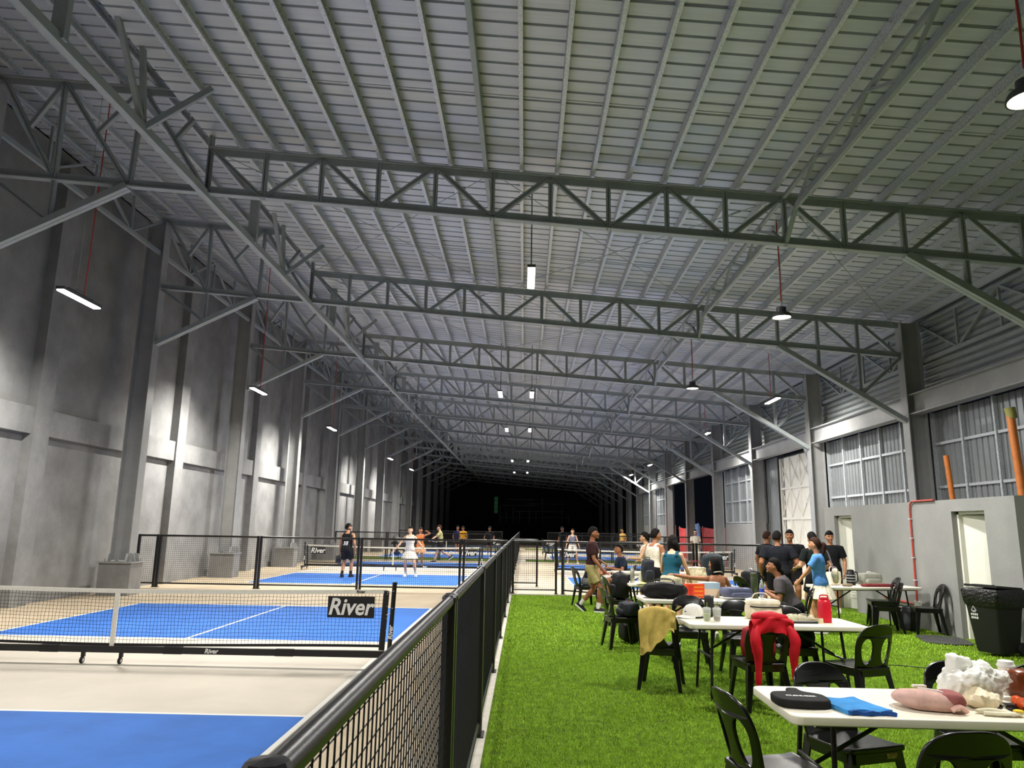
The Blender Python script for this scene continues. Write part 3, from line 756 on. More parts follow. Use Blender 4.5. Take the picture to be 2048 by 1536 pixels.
def net_proto():
    t = thing('pickleball_net', 'x', 'net', (0, 0, 0))
    for s in (-1, 1):
        MB().tube([(s * HW, 0, 0.12), (s * (HW + 0.035), 0, 0.99)], 0.028, 12).lathe([(0.03, 0.985), (0.032, 1.0), (0.0, 1.005)], 12, (s * (HW + 0.035), 0, 0)).build('post', M_BLACK, t, True)
        MB().box((s * HW, 0, 0.115), (0.07, 0.74, 0.06)).build('foot_bar', M_BLACK, t)
        for yy in (-0.33, 0.33): caster(t, s * HW, yy, 0.09)
        mb = MB(); mb.tube([(s * (HW - 0.09), -0.004, 0.21), (s * (HW - 0.06), -0.004, 0.9)], 0.036, 8, flat=0.25, ref=(0, 1, 0)); mb.build('side_band', M_NETB, t)
        mb = MB()
        for q in range(5): mb.ell((s * (HW - 0.045), -0.012, 0.3 + 0.14 * q), (0.006, 0.004, 0.006), 6, 4)
        for q in range(3): mb.ell((s * (HW + 0.012 + 0.01 * q), -0.029, 0.5 + 0.2 * q), (0.006, 0.004, 0.006), 6, 4)
        mb.build('eyelet', M_GALV, t)
        mb = MB()
        for zz in (0.34, 0.62, 0.88): mb.tube([(s * (HW - 0.05), -0.012, zz), (s * (HW + 0.02), -0.02, zz + 0.02)], 0.003, 5)
        mb.build('lacing', M_INK, t)
        # banner with lettering
        bx_ = s * (HW - 0.48)
        b = sheet(lambda u, v: (bx_ - 0.285 + 0.57 * u, -0.012 + 0.004 * math.sin(9 * u + 3 * v), net_top(bx_) - 0.325 + 0.25 * v), 12, 4, 0.003).build('banner', M_NETB, t, True)
        tm = text_mesh('River', 0.27, 0.22, 0.006, 0.0008); xform(tm, lambda x, y, z: (x * 0.93, -z, y))
        o = link('lettering', tm, M_INK, b); o.location = (bx_ - 0.01, -0.021, net_top(bx_) - 0.205)
        tm2 = text_mesh('River', 0.075, 0.2, 0.002, 0.0006); xform(tm2, lambda x, y, z: (-y, -z, x))
        o = link('lettering', tm2, M_INK, t); o.location = (s * (HW + 0.016), -0.034, 0.42)
    MB().box((0, 0, 0.165), (2 * HW, 0.05, 0.075)).build('base_bar', M_BLACK, t)
    for x in (-2.1, -0.75, 0.75, 2.1):
        MB().box((x, 0, 0.165), (0.22, 0.056, 0.082)).build('sleeve', M_BLACKM, t)
    for s in (-1, 1):
        caster(t, s * 0.23 - 0.1, -0.01, 0.13)
    tm = text_mesh('River', 0.075, 0.2, 0.002, 0.0006); xform(tm, lambda x, y, z: (x, -z, y))
    o = link('lettering', tm, M_INK, t); o.location = (1.22, -0.028, 0.165)
    tm = text_mesh('River', 0.05, 0.0, 0.001, 0.0005); xform(tm, lambda x, y, z: (x, -z, y))
    o = link('lettering', tm, M_INKB, t); o.location = (2.98, -0.012, net_top(2.98) - 0.024)
    sheet(lambda u, v: (-HW + 0.05 + (2 * HW - 0.1) * u, 0, net_top(-HW + 2 * HW * u) - 0.048 * v), 40, 1, 0.016).build('top_tape', M_TAPE, t)
    MB().beam((0, -0.002, net_top(0)), (0, -0.002, 0.19), 0.055, 0.02, (0, 1, 0)).build('centre_strap', M_TAPE, t)
    def low(x): return 0.245 - 0.055 * (abs(x) / HW) ** 1.2 if False else 0.255 - 0.02 * math.cos(x * PI / HW)
    sheet(lambda u, v: (-HW + 0.08 + (2 * HW - 0.16) * u, 0, low(-HW + 2 * HW * u) - 0.03 * v), 40, 1, 0.012).build('bottom_band', M_NETB, t)
    mb = MB(); n = 150
    for i in range(1, n):
        x = -HW + 0.1 + (2 * HW - 0.2) * i / n; z0 = low(x) - 0.01; z1 = net_top(x) - 0.04
        mb.tube([(x + 0.006 * math.sin(i * 1.7 + zz * 3), 0.01 * math.sin(i * .3 + zz), z0 + (z1 - z0) * zz / 4) for zz in range(5)], 0.0022, 3, cap=False)
    for k in range(1, 14):
        P = []
        for i in range(0, 61):
            x = -HW + 0.09 + (2 * HW - 0.18) * i / 60; z0 = low(x); z1 = net_top(x) - 0.04
            P.append((x, 0, z0 + (z1 - z0) * k / 14 + 0.004 * math.sin(i * 1.1 + k)))
        mb.tube(P, 0.0022, 3, cap=False)
    o = mb.build('net_mesh', M_NETB, t); o['kind'] = 'stuff'
    return t
np_ = net_proto(); np_.location = (CXL, COURTS_L[0] + 0.12, 0); tag(np_, 'portable black net with white tape on the near blue court', 'net', 'portable nets')
dup(np_, (CXL, COURTS_L[1], 0), None, 'portable net behind the cross fence on the second left court', 'portable nets')
dup(np_, (CXL, COURTS_L[2], 0), None, 'distant portable net on the third left court', 'portable nets')
dup(np_, (CXR, COURTS_R[0], 0), None, 'portable net behind the seated group on the right court', 'portable nets')
dup(np_, (CXR, COURTS_R[1], 0), None, 'distant portable net on the far right court', 'portable nets')

# ------------------------------------------------------------------ chairs and tables
M_PLAS = mat('black_plastic', (9, 9, 10), 0.24, bump=0.03, bscale=260, spec=0.6)
M_TTOP = mat('table_top_cream', (236, 230, 212), 0.4, var=0.02, vscale=6, bump=0.06, bscale=300)
def chair_proto():
    t = thing('plastic_chair', 'x', 'chair')
    SH = 0.44
    # seat
    me = plate(smooth_loop([(-0.2, 0.19), (-0.14, 0.215), (0.14, 0.215), (0.2, 0.19), (0.195, 0), (0.185, -0.19), (0.12, -0.21), (-0.12, -0.21), (-0.185, -0.19), (-0.195, 0)], 4), (), 0.016, 0.007, 2)
    xform(me, lambda x, y, z: (x, y, SH - 0.012 + z - 0.012 * math.exp(-((x / 0.14) ** 2 + (y / 0.15) ** 2)) + (0.008 if y > 0.17 else 0)))
    link('seat', me, M_PLAS, t, 50)
    mb = MB()
    for x0, y0, x1, y1 in ((-0.17, 0.205, 0.17, 0.205), (-0.185, -0.17, -0.19, 0.17), (0.185, -0.17, 0.19, 0.17), (-0.16, -0.2, 0.16, -0.2)):
        mb.beam((x0, y0, SH - 0.045), (x1, y1, SH - 0.045), 0.012, 0.06)
    mb.build('apron', M_PLAS, t)
    mb = MB()
    for q in range(-2, 3): mb.box((q * 0.055, -0.02, SH - 0.005 - 0.01 * math.exp(-(q / 2.2) ** 2)), (0.006, 0.2, 0.006))
    mb.build('seat_rib', M_PLAS, t)
    # legs: tapered L-sections
    for sx in (-1, 1):
        for sy in (-1, 1):
            top = Vector((sx * 0.17, sy * 0.175, SH - 0.01)); bot = Vector((sx * 0.215, sy * (0.215 if sy > 0 else 0.235), 0.012)); rs = []
            for e, wd in ((top, 0.066), (top.lerp(bot, 0.35), 0.056), (bot, 0.036)):
                th = 0.012
                P = [(0, 0), (-wd, 0), (-wd, -th), (-th, -th), (-th, -wd), (0, -wd)]
                ring = [e + Vector((sx * (px + 0.018), sy * (py + 0.018), 0)) for px, py in P]
                rs.append(ring if sx * sy > 0 else ring[::-1])
            MB().rings(rs).build('leg', M_PLAS, t)
    # back with two openings and a centre splat
    out = smooth_loop([(-0.18, 0.40), (-0.2, 0.50), (-0.214, 0.60), (-0.208, 0.685), (-0.175, 0.752), (-0.1, 0.79), (0, 0.80), (0.1, 0.79), (0.175, 0.752), (0.208, 0.685), (0.214, 0.60), (0.2, 0.50), (0.18, 0.40), (0.06, 0.41), (-0.06, 0.41)], 4)
    hole = [(0.07, 0.5), (0.105, 0.468), (0.142, 0.5), (0.165, 0.58), (0.164, 0.64), (0.13, 0.68), (0.085, 0.672), (0.056, 0.62), (0.052, 0.555)]
    h1 = smooth_loop(hole, 4); h2 = smooth_loop([(-x, y) for x, y in hole][::-1], 4)
    me = plate(out, (h1, h2), 0.010, 0.006, 2)
    bm = bmesh.new(); bm.from_mesh(me); bmesh.ops.subdivide_edges(bm, edges=[e for e in bm.edges if e.calc_length() > 0.07], cuts=1); bmesh.ops.triangulate(bm, faces=[f for f in bm.faces if len(f.verts) > 4]); bm.to_mesh(me); bm.free()
    xform(me, lambda x, y, z: (x, -0.195 - (y - 0.43) * 0.30 + (abs(x) / 0.21) ** 2 * 0.045 - z, 0.42 + (y - 0.42) * 1.1))
    link('backrest', me, M_PLAS, t, 35)
    return t
chp = chair_proto(); _used = []
def chair(x, y, rz, label, group='black plastic chairs'):
    """rz: heading of the sitter in degrees, 0 looks away from the camera, 90 to the left"""
    if not _used:
        _used.append(1); chp.location = (x, y, 0.012); chp.rotation_euler = (0, 0, R(rz)); return tag(chp, label, 'chair', group)
    return dup(chp, (x, y, 0.012), R(rz), label, group)
def table_proto():
    t = thing('folding_table', 'x', 'table'); Lx, Ly, H = 1.83, 0.76, 0.735
    me = plate(rrect(-Lx / 2, Lx / 2, -Ly / 2, Ly / 2, 0.06), (), 0.032, 0.007, 2); xform(me, lambda x, y, z: (x, y, z + H - 0.023)); link('table_top', me, M_TTOP, t, 40)
    for s in (-1, 1):
        for q in (-1, 1):
            MB().tube([(s * 0.66, q * 0.24, H - 0.045), (s * 0.70, q * 0.30, 0.03), (s * 0.70, q * 0.30, 0.0)], [0.0145, 0.0145, 0.018], 10).build('leg', M_BLACK, t, True)
        MB().tube([(s * 0.68, -0.262, 0.40), (s * 0.68, 0.262, 0.40)], 0.0125, 8).build('cross_bar', M_BLACK, t, True)
        MB().tube([(s * 0.66, -0.24, H - 0.05), (s * 0.66, 0.24, H - 0.05)], 0.0125, 8).build('cross_bar', M_BLACK, t, True)
        MB().tube([(s * 0.68, 0, 0.41), (s * 0.2, 0, H - 0.055)], 0.0125, 8).build('leg_brace', M_BLACK, t, True)
    for q in (-1, 1): MB().bx(-0.82, 0.82, q * 0.30 - 0.012, q * 0.30 + 0.012, H - 0.062, H - 0.038).build('side_rail', M_BLACK, t)
    return t
tbp = table_proto(); tbp.location = (2.32, 4.42, 0.012); tbp.rotation_euler = (0, 0, R(-1)); tag(tbp, 'cream folding table nearest the camera with black cover, blue towel and pink bag', 'table', 'folding tables')
TZ = 0.747
dup(tbp, (2.6, 8.15, 0.012), R(1), 'cream folding table with white cap, drinks and red jug on it', 'folding tables')
dup(tbp, (2.55, 10.68, 0.012), R(1.5), 'folding table with black duffel bag, orange box and blue-grey backpack', 'folding tables')
dup(tbp, (2.75, 13.6, 0.012), R(2), 'folding table behind the bare-backed woman with tote bags and tall bottles', 'folding tables')
dup(tbp, (6.12, 13.74, 0.012), R(10), 'folding table by the block wall with bags and a black flask', 'folding tables')
dup(tbp, (2.9, 16.9, 0.012), R(0), 'farthest folding table in front of the seated navy-shirt person', 'folding tables')

CH = [(1.36, 4.25, -80, 'black chair at the left end of the nearest table, cut by the frame bottom'),
      (2.0, 4.80, 200, 'black chair pushed under the far side of the nearest table, left one'),
      (2.86, 4.92, 182, 'black chair on the far side of the nearest table behind the plastic bag'),
      (1.93, 3.72, 4, 'black chair with its back to the camera at the bottom right corner'),
      (1.5, 8.36, -16, 'black chair draped with a yellow shirt'),
      (2.30, 7.55, 6, 'black chair with a red jacket and bag hung on its back'),
      (3.2, 7.42, 22, 'black chair with two back openings beside the drinks table, right of red bag'),
      (2.1, 9.62, 172, 'black chair behind the white cap on the drinks table'),
      (2.6, 9.1, 180, 'black chair behind the two drink cups'),
      (2.98, 8.5, 178, 'black chair under the drinks table carrying a black bag'),
      (6.25, 13.25, 78, 'lower chair of the stacked pair before the grey block wall'),
      (6.88, 13.1, 76, 'black chair against the block wall right of the red conduit'),
      (1.36, 16.6, -75, 'black chair under the person in the black vest and patterned shorts'),
      (1.72, 13.6, -85, 'black chair behind the walking man holding a black backpack'),
      (1.42, 11.0, -80, 'black chair at the left end of the duffel table with a bag on its seat'),
      (2.35, 17.75, 95, 'black chair under the seated person in the navy shirt'),
      (3.0, 11.75, 10, 'black chair under the bare-backed woman'),
      (4.3, 14.35, -70, 'black chair loaded with a black bag behind the seated women'),
      (4.1, 11.6, 75, 'black chair under the seated person in the grey shirt')]
for c in CH: chair(*c)
c_ = chair(6.22, 13.27, 78, 'upper chair of the stacked pair before the block wall'); c_.location.z = 0.10
chair(-6.7, 38.7, 190, 'distant black chair on the far turf strip, left one', 'chairs on the far turf strip'); chair(-6.0, 38.8, 170, 'distant black chair on the far turf strip, middle one', 'chairs on the far turf strip'); chair(-1.3, 38.6, 180, 'distant black chair on the far turf strip by the kerb', 'chairs on the far turf strip')
chair(1.3, 38.6, 180, 'distant black chair on the right-hand far turf strip', 'chairs on the far turf strip')
MB().box((0, 0, 0), (0.075, 0.004, 0.03)).build('sticker', mat('sticker_paper', (196, 186, 150), 0.6, var=0.4, vscale=60, col2=(170, 60, 60)), [o for o in bpy.data.objects if o.get('label') == CH[1][3]][0]).location = (-0.09, 0.213, 0.40)

# ------------------------------------------------------------------ wheelie bin and floor mat
t = thing('wheelie_bin', 'black wheelie bin with a liner bag beside the block door', 'bin', (6.74, 11.0, 0.012), R(-66)); t.scale = (0.92, 0.92, 0.92)
mb = MB(); rs = []
for z, w, d in ((0.05, 0.19, 0.22), (0.1, 0.2, 0.235), (0.9, 0.27, 0.32), (0.96, 0.285, 0.335), (0.98, 0.285, 0.335)):
    rs.append([(x, y, z) for x, y in rrect(-w, w, -d, d, 0.04, 3)])
mb.rings(rs); mb.build('body', M_BLACKM, t, True)
rs = []
for z, w, d, a in ((0.74, 0.272, 0.322, 0.02), (0.80, 0.285, 0.335, 0.014), (0.96, 0.30, 0.352, 0.008), (1.0, 0.285, 0.335, 0.006), (0.985, 0.25, 0.3, 0.004)):
    rs.append([(x * (1 + a * nz(x * 9, y * 9, z * 7) * 3), y * (1 + a * nz(x * 9, y * 9, z * 5) * 3), z + 0.05 * nz(x * 6, y * 6, 3) * (1 if z < 0.9 else 0.2)) for x, y in rrect(-w, w, -d, d, 0.05, 8)])
MB().rings(rs, False, True).build('liner_bag', mat('liner_plastic', (16, 16, 17), 0.18, bump=0.9, bscale=26), t, 60)
MB().box((0, 0.02, 1.02), (0.52, 0.6, 0.035), rx=R(-4)).box((0, -0.2, 1.045), (0.3, 0.1, 0.03)).build('lid', M_BLACK, t)
mb = MB().tube([(-0.22, 0.33, 0.93), (-0.22, 0.42, 0.95), (0.22, 0.42, 0.95), (0.22, 0.33, 0.93)], 0.016, 8); mb.build('handle', M_BLACK, t, True)
for s in (-1, 1): MB().lathe([(0, -0.025), (0.1, -0.025), (0.105, 0), (0.1, 0.025), (0, 0.025)], 18, (s * 0.22, 0.25, 0.105), M=Euler((0, PI / 2, 0)).to_matrix()).build('wheel', M_BLACKM, t, True)
mb = MB()
tri = [(0, 0.05), (-0.04, -0.02), (0.04, -0.02)]
for a, b in zip(tri, tri[1:] + tri[:1]): mb.beam((a[0], 0, a[1]), (b[0], 0, b[1]), 0.004, 0.012, (0, 1, 0))
for q in range(2):
    for k in range(4): mb.box((-0.045 + 0.03 * k, 0, -0.075 - 0.05 * q), (0.018, 0.004, 0.032))
mb.box((0, 0, -0.035), (0.05, 0.004, 0.008))
o = mb.build('bin_print', M_INK, t); o.location = (-0.12, -0.305, 0.68); o.rotation_euler = (R(6), 0, 0)
me = plate(smooth_loop([(-0.42, -0.3), (0.42, -0.28), (0.44, 0.28), (0.0, 0.33), (-0.43, 0.3)], 4), (), 0.012, 0.003); o = link('door_mat', me, mat('dark_rubber_mat', (52, 52, 54), 0.85, bump=0.4, bscale=90)); o.location = (6.72, 12.35, 0.024); o.rotation_euler = (0, 0, R(75)); tag(o, 'dark grey rubber mat on the turf before the block door', 'mat')
P = crom([(3.6, 8.9, 0.03), (4.6, 9.9, 0.03), (5.4, 11.2, 0.03), (5.2, 10.6, 0.03), (5.7, 9.95, 0.03), (6.7, 10.1, 0.03)][:2] + [(5.2, 9.75, 0.03), (6.2, 9.75, 0.03), (7.2, 10.2, 0.03)], 6)
tag(MB().tube(P, 0.006, 5).build('power_cable', M_BLACKM), 'thin black cable lying across the turf towards the bin', 'cable')

# ------------------------------------------------------------------ things on and around the tables
def place(o, loc, rz=0, label=None, cat=None, group=None, rx=0, ry=0):
    o.location = loc; o.rotation_euler = (R(rx), R(ry), R(rz))
    if label: tag(o, label, cat, group)
    return o
CL = {}
def cloth(name, c, rough=0.85, bump=0.07, bs=160): return mat(name, c, rough, var=0.10, vscale=14, bump=bump, bscale=bs, spec=0.2)
M_NEO = cloth('black_neoprene', (38, 38, 38), 0.8, 0.15, 300)
# --- nearest table
t = thing('paddle_cover', 'black padded paddle cover with white lettering on the nearest table', 'cover', (1.54, 4.33, TZ), R(-6))
o = plate(smooth_loop([(-0.15, 0.02), (-0.13, 0.10), (-0.04, 0.135), (-0.03, 0.21), (0.0, 0.225), (0.035, 0.21), (0.05, 0.135), (0.13, 0.07), (0.145, -0.03), (0.12, -0.10), (0, -0.125), (-0.12, -0.10)], 4), (), 0.022, 0.012, 3)
link('cover_body', o, M_NEO, t, 60).location = (0, 0, 0.023)
tm = text_mesh('CLENUBER', 0.032, 0.0, 0.0012, 0.0006, space=1.05); link('lettering', tm, M_INK, t).location = (0.0, -0.01, 0.0472)
def towel(u, v):
    x = -0.12 + 0.24 * u; y = -0.15 + 0.30 * v
    return (x + 0.06 * (0.5 - v), y + 0.012 * math.sin(8 * u), 0.014 + 0.006 * nz(x * 14, y * 14) )
t = thing('towel', 'folded bright blue towel beside the black paddle cover', 'towel', (1.79, 4.26, TZ), R(2))
sheet(towel, 16, 16, 0.022).build('top_fold', cloth('blue_towel', (64, 146, 214)), t, True)
def fold2(u, v): return (-0.115 + 0.235 * u + 0.035, -0.165 + 0.02 * v + 0.008 * math.sin(11 * u), 0.012 + 0.004 * math.sin(17 * u))
sheet(fold2, 16, 4, 0.02).build('lower_fold', cloth('blue_towel_dark', (40, 84, 160)), t, True)
t = thing('pink_bag', 'pink mesh fabric pouch with mauve lining on the nearest table', 'bag', (2.22, 4.30, TZ), R(-22))
softbox((0.32, 0.22, 0.095), 0.85, 10, 0.012, 9, 1.3).build('pouch', cloth('pink_weave', (240, 196, 184), 0.8, 0.6, 500), t, 80)
o = softbox((0.14, 0.14, 0.085), 0.8, 8, 0.02, 12, 4.2).build('lining', cloth('mauve_lining', (160, 96, 94)), t, 80); o.location = (0.11, -0.02, 0.015)
MB().tube(crom([(0.1, -0.1, 0.02), (0.14, -0.09, 0.04), (0.17, -0.07, 0.015)], 4), 0.022, 8, flat=0.6).build('strap_roll', cloth('pink_strap', (236, 190, 178)), t, True)
MB().tube(crom([(-0.04, 0.02, 0.098), (0.05, -0.02, 0.1), (0.1, -0.04, 0.085)], 4), 0.004, 5).build('drawcord', M_WHITE, t)
MB().box((-0.03, 0.07, 0.1), (0.07, 0.03, 0.012), rz=0.4).build('tab', M_TTOP, t)
M_BAGW = mat('thin_white_plastic', (246, 246, 240), 0.4, bump=0.5, bscale=22, alpha=0.86)
def crumple(d, amp, fs, seed, n=14):
    mb = softbox(d, 0.75, n, amp, fs, seed)
    mb.v = [(x, y, z * (1 - 0.22 * abs(nz(x * 17 + seed, y * 17, z * 9)))) for x, y, z in mb.v]
    mb.v = [(x + 0.35 * amp * nz(x * 40, y * 40, z * 40 + seed), y + 0.35 * amp * nz(x * 37 + 5, y * 37, z * 37), max(0.0, z + 0.3 * amp * nz(x * 33, y * 33 + 9, z * 33))) for x, y, z in mb.v]
    return mb
t = thing('plastic_bag', 'crumpled white plastic carrier bag on the nearest table', 'bag', (2.6, 4.52, TZ), R(20))
crumple((0.33, 0.26, 0.19), 0.05, 9, 2.0, 26).build('bag_body', M_BAGW, t, 75)
o = crumple((0.12, 0.1, 0.12), 0.035, 14, 6.0, 8).build('bag_knot', M_BAGW, t, 75); o.location = (-0.05, 0.05, 0.13)
o = crumple((0.16, 0.14, 0.09), 0.03, 14, 3.0, 8).build('loose_corner', mat('cream_plastic', (232, 218, 184), 0.5, bump=0.8, bscale=25), t, 30); o.location = (-0.13, -0.15, 0)
t = thing('sunglasses', 'dark frameless sunglasses lying beside the plastic bag', 'sunglasses', (2.62, 4.28, TZ), R(-10))
for s in (-1, 1):
    MB().ell((s * 0.035, 0, 0.018), (0.03, 0.006, 0.017), 10, 6).build('lens', mat('dark_lens', (40, 34, 34), 0.1), t, True)
    MB().tube([(s * 0.065, 0, 0.022), (s * 0.068, 0.08, 0.016), (s * 0.066, 0.12, 0.004)], 0.003, 5).build('temple', M_BLACKM, t)
MB().tube([(-0.01, 0, 0.022), (0, 0, 0.026), (0.01, 0, 0.022)], 0.0025, 5).build('bridge', M_BLACKM, t)
t = thing('sock_pair', 'pair of small cream socks with a yellow patch at the table edge', 'socks', (2.52, 4.17, TZ), R(-8))
MB().tube(crom([(-0.1, 0.02, 0.014), (-0.03, 0.025, 0.018), (0.04, 0.0, 0.016), (0.07, -0.03, 0.014)], 4), [0.014, 0.018, 0.02, 0.021, 0.022, 0.022, 0.021, 0.02, 0.019, 0.018, 0.016, 0.012, 0.01], 8, flat=0.6).build('sock', cloth('cream_sock', (226, 220, 192)), t, True)
MB().tube(crom([(-0.08, -0.02, 0.012), (0, -0.03, 0.014), (0.08, -0.02, 0.016), (0.11, 0.01, 0.014)], 4), 0.018, 8, flat=0.6).build('sock', cloth('cream_sock', (226, 220, 192)), t, True)
MB().ell((0.09, -0.015, 0.03), (0.028, 0.02, 0.008), 8, 5).build('heel_patch', cloth('yellow_patch', (232, 196, 60)), t, True)
t = thing('tray', 'black tray holding snack packets at the right edge of the nearest table', 'tray', (2.82, 4.27, TZ), R(6))
MB().rings([[(x, y, z) for x, y in rrect(-w, w, -d, d, 0.03, 3)] for z, w, d in ((0.0, 0.13, 0.10), (0.02, 0.15, 0.12), (0.022, 0.15, 0.12), (0.006, 0.125, 0.095))]).build('dish', M_BLACK, t)
o = crumple((0.11, 0.08, 0.07), 0.03, 18, 5.5, 8).build('packet', mat('orange_packet', (226, 92, 40), 0.3, bump=0.6, bscale=30), t, 30); o.location = (-0.08, 0.02, 0.008)
o = crumple((0.12, 0.1, 0.08), 0.03, 18, 8.5, 8).build('packet', mat('brown_packet', (150, 84, 60), 0.3, bump=0.6, bscale=30), t, 30); o.location = (0.04, 0.02, 0.008)
t = thing('brown_bag', 'glossy brown pouch standing behind the tray at the right frame edge', 'bag', (2.93, 4.58, TZ), R(10))
softbox((0.2, 0.14, 0.17), 0.7, 8, 0.015, 9, 9.1).build('pouch', mat('brown_leather', (120, 58, 26), 0.3, var=0.2, vscale=12), t, 60)
MB().tube([(-0.08, 0, 0.16), (0, 0.0, 0.185), (0.08, 0, 0.16)], 0.008, 6).build('zip', M_BLACKM, t)
t = thing('paper_cup', 'white takeaway cup with lid standing at the right frame edge', 'cup', (2.95, 4.76, TZ))
MB().lathe([(0.034, 0), (0.036, 0.004), (0.047, 0.15), (0.046, 0.152)], 20).build('cup', M_TTOP, t, True)
MB().lathe([(0.05, 0.148), (0.051, 0.158), (0.045, 0.164), (0.043, 0.182), (0.03, 0.186), (0, 0.186)], 20).build('lid', M_WHITE, t, True)
# --- drinks table
def cap_hat(name, label, loc, rz, m, m2, logo=None, s=1.0):
    t = thing(name, label, 'cap', loc, R(rz))
    MB().lathe([(0.092 * s, 0.0), (0.095 * s, 0.03 * s), (0.088 * s, 0.075 * s), (0.062 * s, 0.108 * s), (0.03 * s, 0.122 * s), (0.0, 0.125 * s)], 20, sy=1.12).build('crown', m, t, True)
    def br(u, v):
        a = R(-62 + 124 * u); r = 1.0 + 0.75 * v * math.cos(a * 0.9)
        return (0.093 * s * r * math.sin(a) * (1 - 0.12 * v), 0.104 * s * (math.cos(a) * r), 0.006 * s - 0.012 * s * v * (1 + abs(math.sin(a))) + 0.012 * s)
    sheet(br, 16, 5, 0.006).build('peak', m, t, True)
    MB().ell((0, 0, 0.126 * s), (0.008, 0.008, 0.005), 8, 4).build('button', m, t)
    MB().lathe([(0.0935 * s, 0.0), (0.0945 * s, 0.0), (0.0955 * s, 0.012), (0.0945 * s, 0.012)], 20, sy=1.12).build('band', m2, t)
    if logo: MB().ell((0.0, 0.101 * s, 0.055 * s), (0.016, 0.006, 0.007), 8, 4).build('emblem', logo, t)
    return t
cap_hat('sports_cap', 'white sports cap with a small dark emblem on the drinks table', (1.86, 8.36, TZ + 0.006), 120, cloth('white_cap', (236, 234, 226)), M_BLACKM, M_INKB, 1.12)
def cup(name, label, loc, m_liq, lev):
    t = thing(name, label, 'cup', loc, group='clear drink cups')
    MB().lathe([(0.031, 0.0), (0.033, 0.004), (0.045, 0.12), (0.048, 0.122), (0.046, 0.118), (0.032, 0.006), (0.0, 0.006)], 20).build('cup', mat('clear_cup', (240, 244, 240), 0.08, alpha=0.22), t, True)
    r1 = 0.032 + 0.0125 * lev / 0.12
    MB().lathe([(0.0, 0.007), (0.0315, 0.007), (r1, lev), (0.0, lev)], 18).build('drink', m_liq, t, True)
    MB().lathe([(0.046, 0.12), (0.048, 0.126), (0.042, 0.135), (0.02, 0.142), (0.0, 0.143)], 20).build('lid', mat('clear_lid', (240, 244, 240), 0.1, alpha=0.35), t, True)
    MB().tube([(0.0, 0.01, 0.1), (0.012, 0.02, 0.19)], 0.0035, 6).build('straw', m_liq, t)
cup('drink_cup', 'clear cup half full of green matcha drink', (1.935, 8.06, TZ), mat('matcha', (134, 158, 42), 0.3), 0.075)
cup('drink_cup', 'clear cup with a little brown iced coffee left', (2.045, 8.07, TZ), mat('coffee', (112, 88, 62), 0.3), 0.05)
t = thing('cooler_bag', 'cream soft cooler bag with dark zip on the drinks table', 'bag', (2.62, 8.36, TZ), R(4))
softbox((0.36, 0.24, 0.15), 0.35, 10, 0.010, 8, 2.2).build('body', cloth('cream_canvas', (226, 214, 190)), t, 60)
o = softbox((0.35, 0.23, 0.07), 0.4, 10, 0.008, 8, 7.0).build('flap', cloth('cream_flap', (236, 228, 206)), t, 60); o.location = (0, 0.01, 0.135)
MB().tube([(-0.18, -0.1, 0.138), (-0.1, -0.128, 0.132), (0.1, -0.128, 0.132), (0.18, -0.1, 0.138), (0.19, 0.05, 0.14)], 0.008, 6).build('zip', M_BLACKM, t)
MB().ell((0, -0.03, 0.206), (0.04, 0.018, 0.004), 10, 5).build('emblem', M_INKB, t)
MB().tube(crom([(-0.1, 0.06, 0.2), (-0.06, 0.05, 0.26), (0.06, 0.05, 0.26), (0.1, 0.06, 0.2)], 4), 0.012, 6, flat=0.5).build('handle', cloth('cream_handle', (222, 210, 186)), t, True)
o = MB().ell((0, 0, 0.04), (0.09, 0.02, 0.035), 10, 6).build('stain', cloth('pink_print', (206, 132, 110)), t, True); o.location = (-0.02, -0.106, 0.02)
for i, (x, y, rz) in enumerate(((2.88, 8.2, 30), (3.0, 8.16, -25))):
    t = thing('zip_pouch', ['cream zip pouch lying beside the cooler bag', 'cream zip pouch with a dark tab next to the tape roll'][i], 'pouch', (x, y, TZ), R(rz), 'cream zip pouches')
    softbox((0.17, 0.1, 0.075), 0.7, 8, 0.01, 12, i * 3 + 1.0).build('body', cloth('cream_pouch', (226, 220, 190)), t, 60)
    MB().tube(crom([(-0.08, -0.02, 0.06), (0, -0.03, 0.075), (0.08, -0.02, 0.06)], 4), 0.005, 5).build('zip', cloth('olive_trim', (110, 106, 80)), t)
    MB().box((0.03, -0.03, 0.075), (0.012, 0.04, 0.008)).build('tab', M_BLACKM, t)
t = thing('flat_case', 'flat black case lying under the cream pouches', 'case', (2.93, 8.03, TZ), R(3))
softbox((0.3, 0.09, 0.02), 0.3, 8).build('case', M_BLACKM, t, 50); MB().tube([(-0.14, 0, 0.02), (0.14, 0, 0.02)], 0.003, 5).build('zip', M_GALV, t)
t = thing('tape_roll', 'roll of pale tape in front of the red jug', 'tape', (3.1, 8.08, TZ))
MB().lathe([(0.03, 0.0), (0.055, 0.0), (0.056, 0.022), (0.055, 0.044), (0.03, 0.044), (0.03, 0.0)], 24).build('roll', cloth('pale_tape', (222, 208, 168), 0.5, 0.05), t, True)
MB().lathe([(0.028, 0.001), (0.030, 0.001), (0.030, 0.045), (0.028, 0.045), (0.028, 0.001)], 20).build('core', cloth('card_core', (168, 138, 96)), t, True)
t = thing('red_jug', 'bright red insulated jug standing at the right end of the drinks table', 'bottle', (3.2, 8.14, TZ))
MB().lathe([(0.062, 0.0), (0.068, 0.006), (0.068, 0.20), (0.06, 0.225), (0.05, 0.232)], 28).build('body', mat('red_enamel', (206, 22, 44), 0.35), t, True)
MB().lathe([(0.05, 0.23), (0.05, 0.25), (0.044, 0.256), (0.0, 0.258)], 24).build('lid', mat('red_lid', (196, 20, 40), 0.4), t, True)
